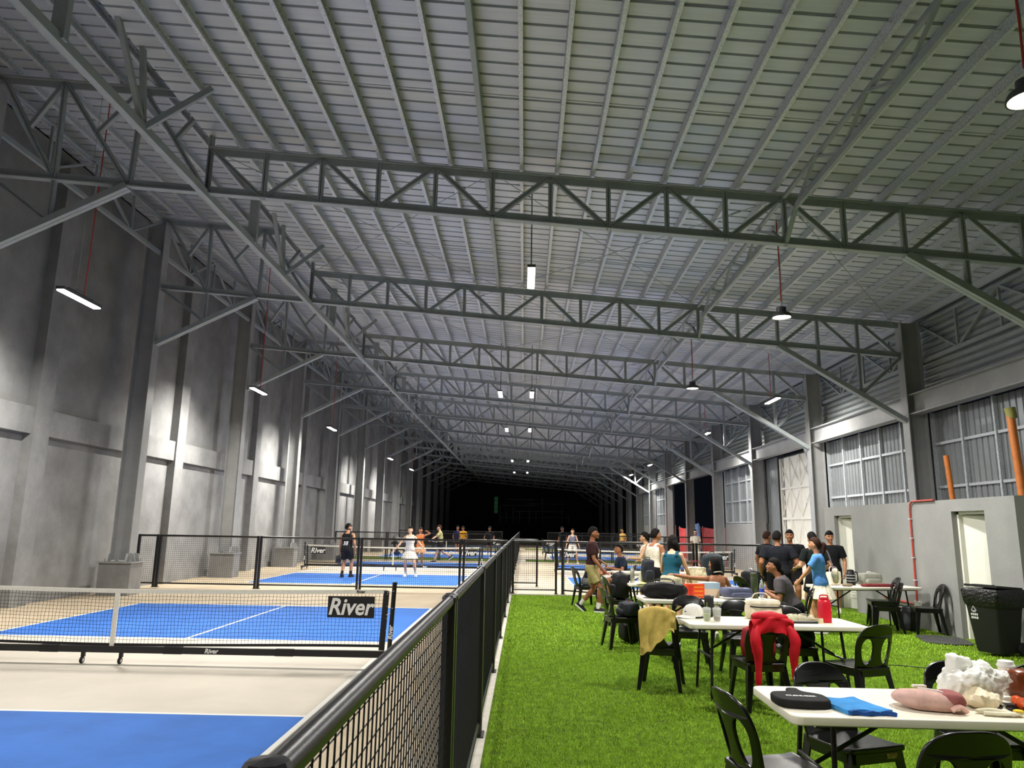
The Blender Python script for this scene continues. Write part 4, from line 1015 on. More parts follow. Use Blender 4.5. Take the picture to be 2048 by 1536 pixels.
MB().tube(crom([(-0.04, 0, 0.25), (-0.035, 0, 0.275), (0.035, 0, 0.275), (0.04, 0, 0.25)], 4), 0.007, 6).build('handle', mat('red_lid', (196, 20, 40), 0.4), t, True)
# --- garments on chairs
def drape(cx, cy, rz, w, top, fl, bl, seed, yo=-0.33, rag=0.05, skew=0.0, diag=0.0):
    """cloth hung over a chair back; v runs from the front hem over the top to the back hem"""
    def fn(u, v):
        x = (u - 0.5) * w; tot = fl + bl + 0.05; s = v * tot
        wob = 0.007 * math.sin(u * 17 + 5 * v + seed + 3 * nz(u * 3, v * 2, seed)) + 0.026 * nz(u * 5 + 2 * v, v * 3, seed)
        l = bl * (1 + diag * (0.45 - u) * (1 - 2.2 * max(0, 0.3 - u))) + rag * nz(u * 4, seed, 3)
        if s < fl: y = yo + 0.035 + wob * 0.6; z = top - (fl - s); y += 0.18 * (fl - s)
        elif s < fl + 0.05:
            k = (s - fl) / 0.05 * PI; y = yo + 0.035 * math.cos(k); z = top + 0.022 * math.sin(k)
        else:
            d = (s - fl - 0.05) / bl * l; y = yo - 0.035 - wob - 0.06 * d; z = top - d
        xx = x * (1 - 0.25 * max(0, s - fl - 0.08) ) + skew * max(0, s - fl)
        z -= 0.05 * (abs(x) / (w / 2)) ** 2.2
        return (xx, y, z)
    return sheet(fn, 26, 40, 0.006)
t = thing('yellow_shirt', 'pale yellow shirt draped over a black chair back', 'shirt', (1.5, 8.36, 0.012), R(-16))
drape(0, 0, 0, 0.38, 0.853, 0.16, 0.36, 1.0, rag=0.10, diag=0.9).build('shirt_body', cloth('yellow_cotton', (224, 194, 110)), t, 70)
t = thing('umbrella', 'folded black umbrella hooked on the chair with the yellow shirt', 'umbrella', (1.64, 8.12, 0.34), R(-20))
MB().tube([(0, 0, 0.0), (0.0, 0, 0.03), (-0.03, 0, 0.2), (-0.05, 0, 0.3)], [0.006, 0.03, 0.035, 0.02], 10).build('canopy', cloth('black_nylon', (24, 24, 26), 0.5), t, True)
MB().tube(crom([(-0.05, 0, 0.3), (-0.055, 0, 0.36), (-0.03, 0, 0.39), (-0.01, 0, 0.36)], 4), 0.008, 6).build('handle', M_BLACK, t, True)
M_REDC = cloth('red_jacket', (206, 26, 42), 0.6)
t = thing('red_jacket', 'bright red jacket slung over a black chair back with sleeves hanging', 'jacket', (2.30, 7.55, 0.012), R(6))
drape(0, 0, 0, 0.40, 0.875, 0.12, 0.13, 4.0, yo=-0.335, rag=0.04).build('jacket_body', M_REDC, t, 70)
o = softbox((0.34, 0.14, 0.09), 0.8, 9, 0.02, 9, 3.0).build('collar', M_REDC, t, 70); o.location = (0.0, -0.3, 0.83)
for s, l in ((-1, 0.28), (1, 0.30)):
    MB().tube(crom([(s * 0.15, -0.35, 0.8), (s * 0.19, -0.40, 0.68), (s * 0.17, -0.40, 0.52), (s * 0.18, -0.40, l)], 5), [0.03, 0.036, 0.04, 0.045, 0.05, 0.052, 0.05, 0.046, 0.05, 0.046, 0.04, 0.036, 0.03, 0.034, 0.03, 0.02], 10, flat=0.7, ref=(0, 1, 0)).build('sleeve', M_REDC, t, True)
t = thing('red_backpack', 'dark red backpack on the seat behind the openings of the red-jacket chair', 'bag', (2.32, 7.62, 0.455), R(6))
softbox((0.32, 0.2, 0.30), 0.6, 9, 0.015, 8, 5.0).build('body', cloth('dark_red_bag', (150, 20, 34), 0.6), t, 60)
MB().tube(crom([(-0.1, -0.1, 0.26), (-0.13, -0.13, 0.15), (-0.1, -0.1, 0.03)], 5), 0.016, 6, flat=0.4).build('strap', cloth('dark_red_bag', (150, 20, 34), 0.6), t, True)
def backpack(label, loc, rz, d, m, trim, cat='backpack', name='backpack', rx=0):
    t = thing(name, label, cat, loc, R(rz)); t.rotation_euler = (R(rx), 0, R(rz))
    softbox(d, 0.55, 9, 0.014, 8, loc[0]).build('body', m, t, 60)
    o = softbox((d[0] * 0.72, d[1] * 0.4, d[2] * 0.5), 0.6, 8, 0.008, 9, loc[1]).build('front_pocket', m, t, 60); o.location = (0, -d[1] * 0.45, d[2] * 0.06)
    MB().tube(crom([(-d[0] * 0.42, -d[1] * 0.2, d[2] * 0.5), (-d[0] * 0.3, -d[1] * 0.22, d[2] * 0.9), (d[0] * 0.3, -d[1] * 0.22, d[2] * 0.9), (d[0] * 0.42, -d[1] * 0.2, d[2] * 0.5)], 5), 0.006, 5).build('zip', trim, t)
    for s in (-1, 1): MB().tube(crom([(s * d[0] * 0.25, d[1] * 0.45, d[2] * 0.92), (s * d[0] * 0.3, d[1] * 0.72, d[2] * 0.55), (s * d[0] * 0.32, d[1] * 0.48, d[2] * 0.12)], 5), 0.02, 6, flat=0.35).build('strap', m, t, True)
    MB().tube(crom([(-0.04, 0, d[2] * 0.97), (-0.03, 0, d[2] * 1.06), (0.03, 0, d[2] * 1.06), (0.04, 0, d[2] * 0.97)], 4), 0.008, 6).build('grab_loop', trim, t, True)
    return t
M_BN = cloth('black_bag_nylon', (24, 24, 26), 0.55); M_GB = cloth('blue_grey_bag', (88, 92, 118), 0.7); M_CHAR = cloth('charcoal_bag', (44, 46, 54), 0.6)
backpack('black bag on the chair under the drinks table', (2.98, 8.42, 0.455), 180, (0.38, 0.26, 0.21), M_BN, M_BLACKM, 'bag', 'black_bag')
# --- duffel table
t = thing('duffel_bag', 'large black duffel bag lying on the second table', 'bag', (1.97, 10.62, TZ), R(-4))
softbox((0.62, 0.3, 0.21), 0.7, 12, 0.025, 7, 3.3).build('body', M_BN, t, 60)
for s in (-1, 1): MB().tube(crom([(-0.14, s * 0.08, 0.18), (-0.1, s * 0.1, 0.25), (0.1, s * 0.1, 0.25), (0.14, s * 0.08, 0.18)], 5), 0.012, 6, flat=0.5).build('handle', M_BLACKM, t, True)
MB().tube(crom([(-0.26, -0.1, 0.16), (-0.1, -0.15, 0.06), (0.05, -0.17, -0.0), (0.16, -0.15, 0.05), (0.26, -0.1, 0.15)], 5), 0.014, 6, flat=0.4).build('shoulder_strap', M_BLACKM, t, True)
MB().box((-0.06, -0.02, 0.222), (0.06, 0.02, 0.006)).build('tag', M_WHITE, t)
t = thing('orange_box', 'bright orange box with pale panels beside the duffel bag', 'box', (2.42, 10.78, TZ), R(8))
MB().bx(-0.13, 0.13, -0.06, 0.06, 0, 0.19).build('carton', mat('orange_card', (236, 74, 16), 0.45), t)
for q in range(3): MB().bx(-0.02 + 0.0, 0.11, -0.0625, -0.06, 0.03 + 0.055 * q, 0.045 + 0.055 * q).build('printed_bar', mat('amber_print', (246, 158, 40), 0.5), t)
MB().bx(-0.10, -0.04, -0.0625, -0.06, 0.02, 0.17).build('printed_bar', mat('red_print', (214, 40, 30), 0.5), t)
t = thing('cool_box', 'pale blue and peach plastic tub behind the orange box', 'box', (2.66, 10.9, TZ), R(6))
MB().rings([[(x, y, z) for x, y in rrect(-w, w, -0.1, 0.1, 0.02, 3)] for z, w in ((0, 0.12), (0.12, 0.13))]).build('tub', mat('peach_plastic', (240, 214, 184), 0.35), t)
MB().rings([[(x, y, z) for x, y in rrect(-w, w, -0.105, 0.105, 0.02, 3)] for z, w in ((0.12, 0.135), (0.2, 0.135), (0.205, 0.125))]).build('lid', mat('pale_blue_plastic', (176, 204, 222), 0.3), t)
t = thing('tumbler', 'black tumbler with side handle on the drinks table behind the matcha cup', 'bottle', (2.06, 8.46, TZ))
MB().lathe([(0.036, 0), (0.04, 0.005), (0.05, 0.11), (0.052, 0.20), (0.05, 0.205)], 22).build('body', M_BLACKM, t, True)
MB().lathe([(0.053, 0.2), (0.053, 0.222), (0.045, 0.228), (0, 0.228)], 22).build('lid', mat('smoke_lid', (70, 70, 72), 0.2), t, True)
MB().tube(crom([(-0.05, 0, 0.185), (-0.095, 0, 0.18), (-0.098, 0, 0.09), (-0.045, 0, 0.07)], 5), 0.009, 6).build('handle', M_BLACKM, t, True)
backpack('blue-grey backpack with pale piping lying on the duffel table', (2.98, 10.66, TZ + 0.02), 12, (0.42, 0.30, 0.14), M_GB, M_WHITE)
t = thing('flask', 'tall dark green flask on the duffel table', 'bottle', (3.28, 10.8, TZ))
MB().lathe([(0.046, 0), (0.05, 0.005), (0.05, 0.28), (0.044, 0.30)], 22).build('body', mat('olive_enamel', (58, 70, 40), 0.4), t, True)
MB().lathe([(0.047, 0.3), (0.047, 0.345), (0.04, 0.352), (0, 0.353)], 20).build('lid', mat('olive_lid', (66, 76, 46), 0.4), t, True)
MB().tube(crom([(0.03, 0, 0.345), (0.06, 0, 0.37), (0.07, 0, 0.33), (0.045, 0, 0.30)], 4), 0.006, 6).build('loop', M_BLACKM, t, True)
t = thing('water_bottle', 'clear plastic water bottle with a blue label on the duffel table', 'bottle', (3.42, 10.92, TZ))
MB().lathe([(0.03, 0), (0.034, 0.006), (0.034, 0.17), (0.02, 0.215), (0.014, 0.225)], 18).build('bottle', mat('clear_pet', (214, 220, 228), 0.12, trans=0.6, alpha=0.7), t, True)
MB().lathe([(0.035, 0.05), (0.035, 0.125), (0.0345, 0.125), (0.0345, 0.05)], 18).build('label_band', mat('blue_label', (40, 70, 190), 0.4), t, True)
MB().lathe([(0.016, 0.223), (0.016, 0.245), (0, 0.247)], 14).build('cap', mat('pale_cap', (170, 196, 204), 0.4), t, True)
# --- third table
def steel_bottle(label, loc, h, r, m, lidm):
    t = thing('steel_bottle', label, 'bottle', loc, group='bottles on the third table')
    MB().lathe([(r * .92, 0), (r, 0.005), (r, h * 0.8), (r * .7, h * 0.9)], 18).build('body', m, t, True)
    MB().lathe([(r * .72, h * 0.9), (r * .72, h), (0, h * 1.005)], 16).build('lid', lidm, t, True)
steel_bottle('slim brushed steel bottle at the left of the third table', (1.92, 13.35, TZ), 0.27, 0.038, mat('brushed_steel', (176, 172, 160), 0.35, 0.6), M_GALV)
steel_bottle('pale green frosted bottle on the third table', (2.12, 13.42, TZ), 0.30, 0.042, mat('frosted_green', (148, 162, 122), 0.4), mat('frosted_lid', (190, 196, 176), 0.4))
steel_bottle('red and white printed bottle behind the green bottle', (2.24, 13.72, TZ), 0.34, 0.042, mat('red_wrap', (168, 34, 40), 0.4, var=0.5, vscale=30, col2=(226, 200, 196)), M_BLACKM)
backpack('upright dark grey tube bag standing on the third table', (2.2, 13.38, TZ), 8, (0.22, 0.18, 0.42), M_CHAR, M_BLACKM, 'bag', 'tube_bag')
def tote(label, loc, rz, d, m, hm):
    t = thing('tote_bag', label, 'bag', loc, R(rz), 'tote bags')
    softbox(d, 0.3, 8, 0.02, 9, loc[0]).build('body', m, t, 60)
    for s in (-1, 1): MB().tube(crom([(-d[0] * .22, s * d[1] * .3, d[2] * .95), (-d[0] * .16, s * d[1] * .3, d[2] * 1.3), (d[0] * .16, s * d[1] * .3, d[2] * 1.3), (d[0] * .22, s * d[1] * .3, d[2] * .95)], 5), 0.009, 6, flat=0.5).build('handle', hm, t, True)
tote('pale pink tote bag beside the tube bag', (2.68, 13.25, TZ), 0, (0.3, 0.16, 0.2), cloth('pale_pink', (226, 190, 186)), cloth('cream_strap', (236, 226, 204)))
tote('patterned cream and pink tote bag before the teal-vest woman', (3.04, 13.38, TZ), 10, (0.36, 0.2, 0.3), mat('patterned_canvas', (230, 212, 180), 0.8, var=0.4, vscale=30, col2=(196, 150, 130)), cloth('maroon_strap', (128, 44, 58)))
backpack('large black backpack standing on the third table', (3.42, 13.7, TZ), 0, (0.38, 0.26, 0.52), cloth('black_teal_bag', (30, 40, 46), 0.5), M_BLACKM)
t = thing('paper_sheet', 'pale yellow paper folder on the third table', 'paper', (2.1, 13.28, TZ), R(20))
sheet(lambda u, v: (-0.15 + 0.3 * u, -0.1 + 0.2 * v, 0.008 + 0.03 * u * v), 6, 6, 0.003).build('leaf', cloth('yellow_paper', (232, 222, 150), 0.6, 0.02), t); MB().bx(-0.15, -0.12, -0.1, 0.1, 0.0, 0.012).build('spine', M_WHITE, t)
# bags on chairs and turf at the left ends of the tables
backpack('black backpack slumped on the chair behind the walking man', (1.74, 13.6, 0.455), -80, (0.36, 0.26, 0.46), M_BN, M_BLACKM)
backpack('dark bag with red patch on the seat left of the duffel table', (1.52, 10.98, 0.455), -80, (0.34, 0.26, 0.2), M_CHAR, cloth('dark_red_trim', (110, 30, 40)), 'bag', 'seat_bag')
backpack('black backpack leaning on the left end of the duffel table', (1.62, 11.55, 0.02), -70, (0.34, 0.24, 0.5), M_BN, M_WHITE)
def shoe_obj(label, loc, rz, m, sole):
    t = thing('shoe', label, 'shoe', loc, R(rz), 'loose shoes on the turf')
    rs = []
    for y, w, h in ((-0.11, 0.03, 0.05), (-0.09, 0.036, 0.085), (-0.03, 0.036, 0.08), (0.03, 0.042, 0.058), (0.09, 0.044, 0.045), (0.13, 0.034, 0.035), (0.145, 0.015, 0.028)):
        rs.append([(w * math.cos(2 * PI * k / 12), y, 0.02 + h * max(0, math.sin(2 * PI * k / 12))) for k in range(12)])
    MB().rings(rs).build('upper', m, t, True)
    MB().rings([[(x, y, z) for x, y in smooth_loop([(-0.035, -0.11), (0.035, -0.11), (0.04, 0.0), (0.048, 0.08), (0.02, 0.15), (-0.02, 0.15), (-0.046, 0.08), (-0.038, 0)], 2)] for z in (0, 0.024)]).build('sole', sole, t, True)
M_TAN = cloth('tan_leather', (178, 120, 84)); M_CREAM = cloth('cream_shoe', (206, 196, 170))
shoe_obj('tan sandal-coloured shoe under the chair with the slumped backpack', (1.66, 12.0, 0.02), 70, M_TAN, M_WHITE)
shoe_obj('cream shoe lying beside the tan shoe near the table legs', (2.0, 11.9, 0.02), 60, M_CREAM, M_WHITE)
# --- table by the block wall
tote('cream shopping bag with ribbon handles on the wall-side table', (5.62, 13.78, TZ), 14, (0.22, 0.14, 0.24), cloth('cream_paper', (224, 212, 192), 0.7), cloth('ribbon', (228, 206, 210)))
t = thing('vacuum_jug', 'black insulated jug with handle on the wall-side table', 'bottle', (5.96, 13.85, TZ))
MB().lathe([(0.07, 0), (0.076, 0.006), (0.076, 0.2), (0.06, 0.24)], 20).build('body', M_BLACK, t, True); MB().lathe([(0.06, 0.24), (0.06, 0.27), (0.0, 0.28)], 18).build('lid', M_BLACKM, t, True)
MB().tube(crom([(0.06, 0, 0.23), (0.12, 0, 0.22), (0.12, 0, 0.08), (0.074, 0, 0.05)], 5), 0.01, 6).build('handle', M_BLACKM, t, True)
for z in (0.07, 0.12, 0.17): MB().lathe([(0.0765, z), (0.078, z), (0.078, z + 0.012), (0.0765, z + 0.012)], 20).build('steel_ring', M_GALV, t)
backpack('grey and pale backpack slumped on the wall-side table', (6.34, 13.95, TZ), 10, (0.42, 0.26, 0.22), cloth('grey_two_tone', (140, 142, 130)), M_WHITE)
t = thing('dark_red_jacket', 'dark red garment laid along the edge of the wall-side table', 'jacket', (6.3, 13.56, TZ), R(10))
softbox((0.62, 0.16, 0.05), 0.5, 10, 0.012, 9, 5.0).build('folded_body', cloth('maroon_cloth', (112, 44, 48)), t, 60); o = MB().tube(crom([(0.28, -0.05, 0.03), (0.33, -0.09, -0.01), (0.34, -0.1, -0.08)], 4), 0.025, 8, flat=0.5).build('sleeve', cloth('maroon_cloth', (112, 44, 48)), t, True)
t = thing('small_pouch', 'small grey pouch with cords between shopping bag and jug', 'pouch', (5.75, 13.52, TZ), R(20))
softbox((0.2, 0.1, 0.05), 0.7, 8, 0.012, 12, 2.0).build('body', cloth('taupe', (140, 128, 110)), t, 60); MB().tube(crom([(-0.1, 0, 0.04), (-0.14, -0.05, 0.01), (-0.05, -0.08, 0.006)], 4), 0.003, 5).build('cord', M_BLACKM, t)
backpack('dark backpack slumped on the turf between the wall chairs', (6.72, 13.55, 0.02), 60, (0.34, 0.24, 0.4), cloth('slate_bag', (70, 72, 74)), M_BLACKM, rx=14)
MB_ = None
# court side: folded black chairs and paddles seen through the fences are left to the far dark; red and blue tarps in the open bays
M_TARP = mat('red_tarp', (196, 66, 66), 0.55, var=0.15, vscale=3, bump=0.5, bscale=5)
for i, (y0, y1, lab, m_) in enumerate(((36.1, 41.6, 'red tarpaulin fence across the open bay behind the white-haired man', M_TARP), (43.6, 47.7, 'red tarpaulin fence across the farther open bay', M_TARP), (42.1, 43.5, 'pale blue tarpaulin sheet beside the dark column', mat('blue_tarp', (120, 150, 206), 0.5, var=0.1)))):
    t = thing('tarpaulin', lab, 'tarpaulin', (9.85, y0, 0), group='tarpaulins in the open bays')
    sheet(lambda u, v: (0.05 * math.sin(u * 19 + v * 3) + 0.04 * nz(u * 6, v * 4, i), (y1 - y0) * u, 0.02 + (1.78 + (0.25 if i == 2 else 0) + 0.04 * math.sin(u * 9)) * v), 40, 12, 0.004).build('sheet', m_, t, True)
    for yy in (0.05, (y1 - y0) - 0.05): MB().tube([(0.06, yy, 0), (0.06, yy, 1.9)], 0.025, 8).build('pole', M_GALV, t)

backpack('tall black bag propped on the chair behind the seated women', (4.3, 14.35, 0.455), -70, (0.34, 0.28, 0.5), M_BN, M_WHITE, 'bag', 'black_bag')

# ------------------------------------------------------------------ people
SKINS = {'a': (186, 132, 98), 'b': (164, 110, 78), 'c': (214, 166, 134), 'd': (142, 92, 64)}
def skin(k): return mat('skin_' + k, SKINS[k], 0.5, var=0.06, vscale=9, spec=0.35)
M_HAIR = mat('hair_black', (20, 16, 15), 0.75, spec=0.15, var=0.3, vscale=40, stretch=(1, 1, 0.2), bump=0.15, bscale=120)
M_HAIRB = mat('hair_brown', (54, 34, 26), 0.75, spec=0.15, var=0.3, vscale=40, stretch=(1, 1, 0.2), bump=0.15, bscale=120)
M_HAIRG = mat('hair_gold', (150, 116, 60), 0.5, var=0.3, vscale=40)  # plain gold-brown hair colour
M_EYE = mat('eye_dark', (28, 20, 18), 0.3); M_LIP = mat('lip', (146, 78, 70), 0.5); M_BROW = mat('brow', (36, 26, 22), 0.7)
def ik(a, b, l1, l2, pole):
    d = b - a; L = min(d.length, (l1 + l2) * 0.998); d.normalize()
    b = a + d * L
    x = (l1 * l1 - l2 * l2 + L * L) / (2 * L); h = math.sqrt(max(0, l1 * l1 - x * x))
    p = pole - d * pole.dot(d)
    p = p.normalized() if p.length > 1e-5 else Vector((0, 1, 0))
    return a + d * x + p * h, b
def person(label, loc, face, H=1.70, skin_k='a', lean=0, hands=None, feet=None, seat=None, head_yaw=0, head_pitch=0, female=False,
           top=None, topm=None, bottom=None, botm=None, shoe=None, sole=None, sock=None, hair='short', hairm=None, build=1.0, voxel=0.009,
           curl=(0.5, 0.5), group=None, cap=None, extra=None, poles=None, twist=0, twotone=None, kneepole=None):
    k = H / 1.70; sk = skin(skin_k)
    root = thing('person', label, 'person', loc, R(face), group)
    sw = (0.165 if female else 0.185) * k * build          # shoulder half width
    hipz = (0.885 * k) if seat is None else seat + 0.085
    P = Vector((0, 0, hipz)); la = R(lean); U = Vector((0, math.sin(la), math.cos(la))); Fw = Vector((0, math.cos(la), -math.sin(la)))
    Xt = Vector((1, 0, 0)); 
    tw = R(twist); Xs = Vector((math.cos(tw), math.sin(tw), 0)); 
    N = P + U * 0.52 * k
    def ring(c, ax, ay, hw, hd, n=16, e=2.4):
        out = []
        for i in range(n):
            a = 2 * PI * i / n; ca, sa = math.cos(a), math.sin(a)
            out.append(c + ax * (math.copysign(abs(ca) ** (2 / e), ca) * hw) + ay * (math.copysign(abs(sa) ** (2 / e), sa) * hd))
        return out
    hf = 1.04 if female else 1.0; wf = 0.86 if female else 1.0
    TR = [(-0.11, 0.07, 0.06), (-0.07, 0.145 * hf, 0.10), (0.0, 0.168 * hf, 0.118), (0.06, 0.158 * hf, 0.112), (0.15, 0.138 * wf, 0.10), (0.22, 0.142 * wf, 0.102), (0.30, 0.158 * (0.96 if female else 1), 0.115), (0.38, 0.168 * (0.94 if female else 1), 0.115), (0.445, 0.160 * (0.92 if female else 1), 0.098), (0.485, 0.12, 0.08), (0.52, 0.066, 0.064)]
    bd = 1 + (build - 1) * 1.2
    def torso(mb, t0, t1, inf, cut=None):
        rs = []
        for t, hw, hd in TR:
            if t < t0 - 1e-6 or t > t1 + 1e-6: continue
            f = max(0, min(1, t / 0.5)); ax = Xt.lerp(Xs, f)
            c = P + U * t * k + Fw * (0.012 * math.sin(t * 7))
            rs.append(ring(c, ax, Fw, hw * k * bd + inf, hd * k * bd + inf))
        mb.rings(rs)
    body = MB(); torso(body, -1, 1, 0)
    # neck and head
    hy = Euler((R(-head_pitch), 0, R(head_yaw))).to_matrix()
    Hc = N + Vector((0, 0.02 + 0.03 * math.sin(la), 0.0)) + (U * 0.5 + Vector((0, 0, 0.5))).normalized() * 0.160 * k
    body.tube([N - U * 0.06 * k, N + U * 0.03 * k, Hc - Vector((0, 0, 0.05 * k))], [0.062 * k, 0.054 * k, 0.052 * k], 12)
    hs = k * 1.06
    def hf_(q):
        s = 1.0
        if q.z < 0: s *= 1 - 0.14 * (-q.z) ** 2 * (1 - 0.5 * max(0, q.y))
        return s
    V0 = len(body.v); body.ell((0, 0, 0), (0.075, 0.094, 0.116), 18, 14, fn=hf_)
    for i in range(V0, len(body.v)):
        q = Vector(body.v[i])
        if q.z < -0.03: q.x *= 1 - 0.30 * min(1, (-q.z - 0.03) / 0.085); q.y = q.y * (1 - 0.18 * min(1, (-q.z - 0.03) / 0.085)) + 0.014 * min(1, (-q.z - 0.03) / 0.085)
        if q.y > 0.07 and -0.005 < q.z < 0.035: q.y -= 0.006
        body.v[i] = tuple(Hc + hy @ (q * hs))
    def hp(x, y, z): return Hc + hy @ (Vector((x, y, z)) * hs)
    body.tube([hp(0, 0.084, 0.022), hp(0, 0.098, -0.008), hp(0, 0.106, -0.026), hp(0, 0.09, -0.036)], [0.008 * k, 0.011 * k, 0.0155 * k, 0.012 * k], 8)
    for s in (-1, 1):
        body.ell(hp(s * 0.077, -0.006, -0.004), (0.011 * k, 0.019 * k, 0.03 * k), 8, 6, M=hy)
        body.ell(hp(s * 0.034, 0.074, -0.02), (0.022 * k, 0.016 * k, 0.02 * k), 8, 6, M=hy)
    body.ell(hp(0, 0.084, -0.056), (0.024 * k, 0.012 * k, 0.012 * k), 8, 6, M=hy)
    body.ell(hp(0, 0.08, -0.088), (0.022 * k, 0.018 * k, 0.016 * k), 8, 6, M=hy)
    # arms
    hands = hands or {}; poles = poles or {}; arms = {}
    for s, nm in ((-1, 'L'), (1, 'R')):
        S = N - U * 0.072 * k + Xs * s * sw
        tgt = Vector(hands.get(nm, (s * (0.25 + 0.1 * (build - 1)), 0.06, hipz - 0.06))) 
        pole = Vector(poles.get(nm, (s * 0.5, -1, -0.3)))
        E, W = ik(S, tgt, 0.285 * k, 0.255 * k, pole); arms[nm] = (S, E, W)
        b2 = 1 + (build - 1) * 1.0; af = (0.86 if female else 1.0) * k * b2
        body.ell(S, (0.050 * af, 0.050 * af, 0.054 * af), 10, 8)
        body.tube([S + (N - S) * 0.35, S, S.lerp(E, 0.35), S.lerp(E, 0.75), E, E.lerp(W, 0.25), E.lerp(W, 0.65), W], [0.042 * af, 0.049 * af, 0.048 * af, 0.043 * af, 0.039 * af, 0.042 * af, 0.034 * af, 0.026 * k], 12)
        # hand: palm, four bent fingers, thumb from the side of the palm
        d = (W - E).normalized(); up = Vector((0, 0, 1)) if abs(d.z) < 0.8 else Vector((0, 1, 0))
        nrm = (Vector((-s, 0, 0)) - d * Vector((-s, 0, 0)).dot(d)); nrm = nrm.normalized() if nrm.length > 0.1 else d.cross(up).normalized()
        if abs(d.z) < 0.5: nrm = (Vector((0, 0, -1)) - d * (-d.z)).normalized()
        sd = d.cross(nrm).normalized(); hk = k * (0.92 if female else 1.0)
        if sd.dot(Vector((0, 1, 0))) < 0 and abs(d.z) >= 0.5: sd = -sd
        K = W + d * 0.085 * hk
        body.rings([[W + d * t_ * hk + sd * math.cos(a_) * w_ * hk + nrm * math.sin(a_) * h_ * hk for a_ in [2 * PI * i / 10 for i in range(10)]] for t_, w_, h_ in ((-0.01, 0.024, 0.02), (0.02, 0.033, 0.017), (0.06, 0.041, 0.016), (0.09, 0.038, 0.013))])
        c = curl[0 if s < 0 else 1]
        for fi, (off, ln) in enumerate(((0.03, 0.072), (0.010, 0.08), (-0.010, 0.075), (-0.029, 0.058))):
            q = K + sd * off * hk; pts = [q - d * 0.02 * hk, q]; a = 0.15
            for seg in range(3):
                a += c * 0.75 + 0.08 * seg * c; q = q + (d * math.cos(a) + nrm * math.sin(a)) * ln * hk / 2.6 * (1 - 0.12 * seg); pts.append(q)
            body.tube(pts, [0.0092 * hk, 0.0092 * hk, 0.0088 * hk, 0.0082 * hk, 0.0066 * hk], 7)
        q = W + d * 0.028 * hk + sd * 0.026 * hk
        body.tube([q - sd * 0.012 * hk, q + (sd * 0.02 + d * 0.018 + nrm * 0.006) * hk, q + (sd * (0.032 - 0.02 * c) + d * 0.045 + nrm * (0.01 + 0.025 * c)) * hk, q + (sd * (0.034 - 0.03 * c) + d * 0.068 + nrm * (0.012 + 0.035 * c)) * hk], [0.012 * hk, 0.0115 * hk, 0.0098 * hk, 0.0075 * hk], 7)
    # legs
    legs = {}; feet = feet or {}
    for s, nm in ((-1, 'L'), (1, 'R')):
        J = P + Vector((s * 0.088 * k * hf, 0, -0.03 * k))
        if seat is None: dflt = (s * 0.10, 0.0, 0.09 * k)
        else: dflt = (s * 0.13, 0.42 * k, 0.09 * k)
        A = Vector(feet.get(nm, dflt)[:3]); toe = R(feet.get(nm, (0, 0, 0, -8 * s))[3] if len(feet.get(nm, (0, 0, 0, 0))) > 3 else -8 * s)
        Kn, A2 = ik(J, A, 0.41 * k, 0.405 * k, Vector((s * 0.12, 1, 0.15)) if not kneepole else Vector(kneepole)); legs[nm] = (J, Kn, A2, toe)
        lf = k * (1 + (build - 1) * 0.9) * (0.95 if female else 1)
        body.tube([J + Vector((-s * 0.02, 0, 0.06)), J, J.lerp(Kn, 0.3), J.lerp(Kn, 0.75), Kn, Kn.lerp(A2, 0.12), Kn.lerp(A2, 0.32), Kn.lerp(A2, 0.65), A2], [0.08 * lf, 0.088 * lf, 0.083 * lf, 0.064 * lf, 0.056 * lf, 0.054 * lf, 0.058 * lf, 0.044 * lf, 0.037 * k], 14)
        fd = Vector((math.sin(-toe), math.cos(-toe), 0)); fd = Vector((-math.sin(toe), math.cos(toe), 0)); pit = feet.get(nm, (0,) * 5)[4] if len(feet.get(nm, ())) > 4 else 0
        fv = Vector((fd.x * math.cos(R(pit)), fd.y * math.cos(R(pit)), -math.sin(R(pit)))); fu = Vector((fd.x * math.sin(R(pit)), fd.y * math.sin(R(pit)), math.cos(R(pit)))); fs = fv.cross(fu)
        legs[nm] = (J, Kn, A2, fv, fu, fs)
        body.tube([A2, A2 - fu * 0.045 * k + fv * 0.02, A2 - fu * 0.06 * k + fv * 0.14 * k], [0.036 * k, 0.04 * k, 0.03 * k], 10)
    b = remesh(body, 'body', voxel, 2, sk, root)
    # face
    for s in (-1, 1):
        MB().ell(hp(s * 0.031, 0.0835, 0.012), (0.0125 * k, 0.006 * k, 0.006 * k), 8, 6, M=hy).build('eye', M_EYE, root, True)
        MB().tube([hp(s * 0.014, 0.090, 0.03), hp(s * 0.032, 0.090, 0.035), hp(s * 0.05, 0.078, 0.029)], 0.0042 * k, 5).build('eyebrow', M_BROW, root)
    MB().tube([hp(-0.022, 0.087, -0.056), hp(0, 0.0965, -0.056), hp(0.022, 0.087, -0.056)], 0.0045 * k, 6).build('mouth', M_LIP, root, True)
    # hair
    hm = hairm or M_HAIR
    def hair_ell(fac, zmin_back, brow, n=26, m=18):
        mb = MB(); V0 = 0
        def fn(q):
            y, z = q.y, q.z
            line = brow if y > 0.25 else (brow + (zmin_back - brow) * min(1, (0.25 - y) / 0.7))
            if abs(q.x) > 0.45 and y > -0.45: line = max(line, 0.02)
            if abs(q.x) > 0.3 and y > -0.6: line = max(line, -0.25)
            e = max(0, min(1, (z - line) / 0.16 + 0.5))
            b0 = 0.86 if z > 0 else 0.86 - 0.45 * min(1, -z * 1.6)
            return b0 + (fac - b0) * (e * e * (3 - 2 * e)) + 0.035 * nz(q.x * 9, q.y * 9, q.z * 9) * e + 0.05 * e * max(0, z)
        mb.ell((0, 0, 0), (0.078, 0.098, 0.119), n, m, fn=fn)
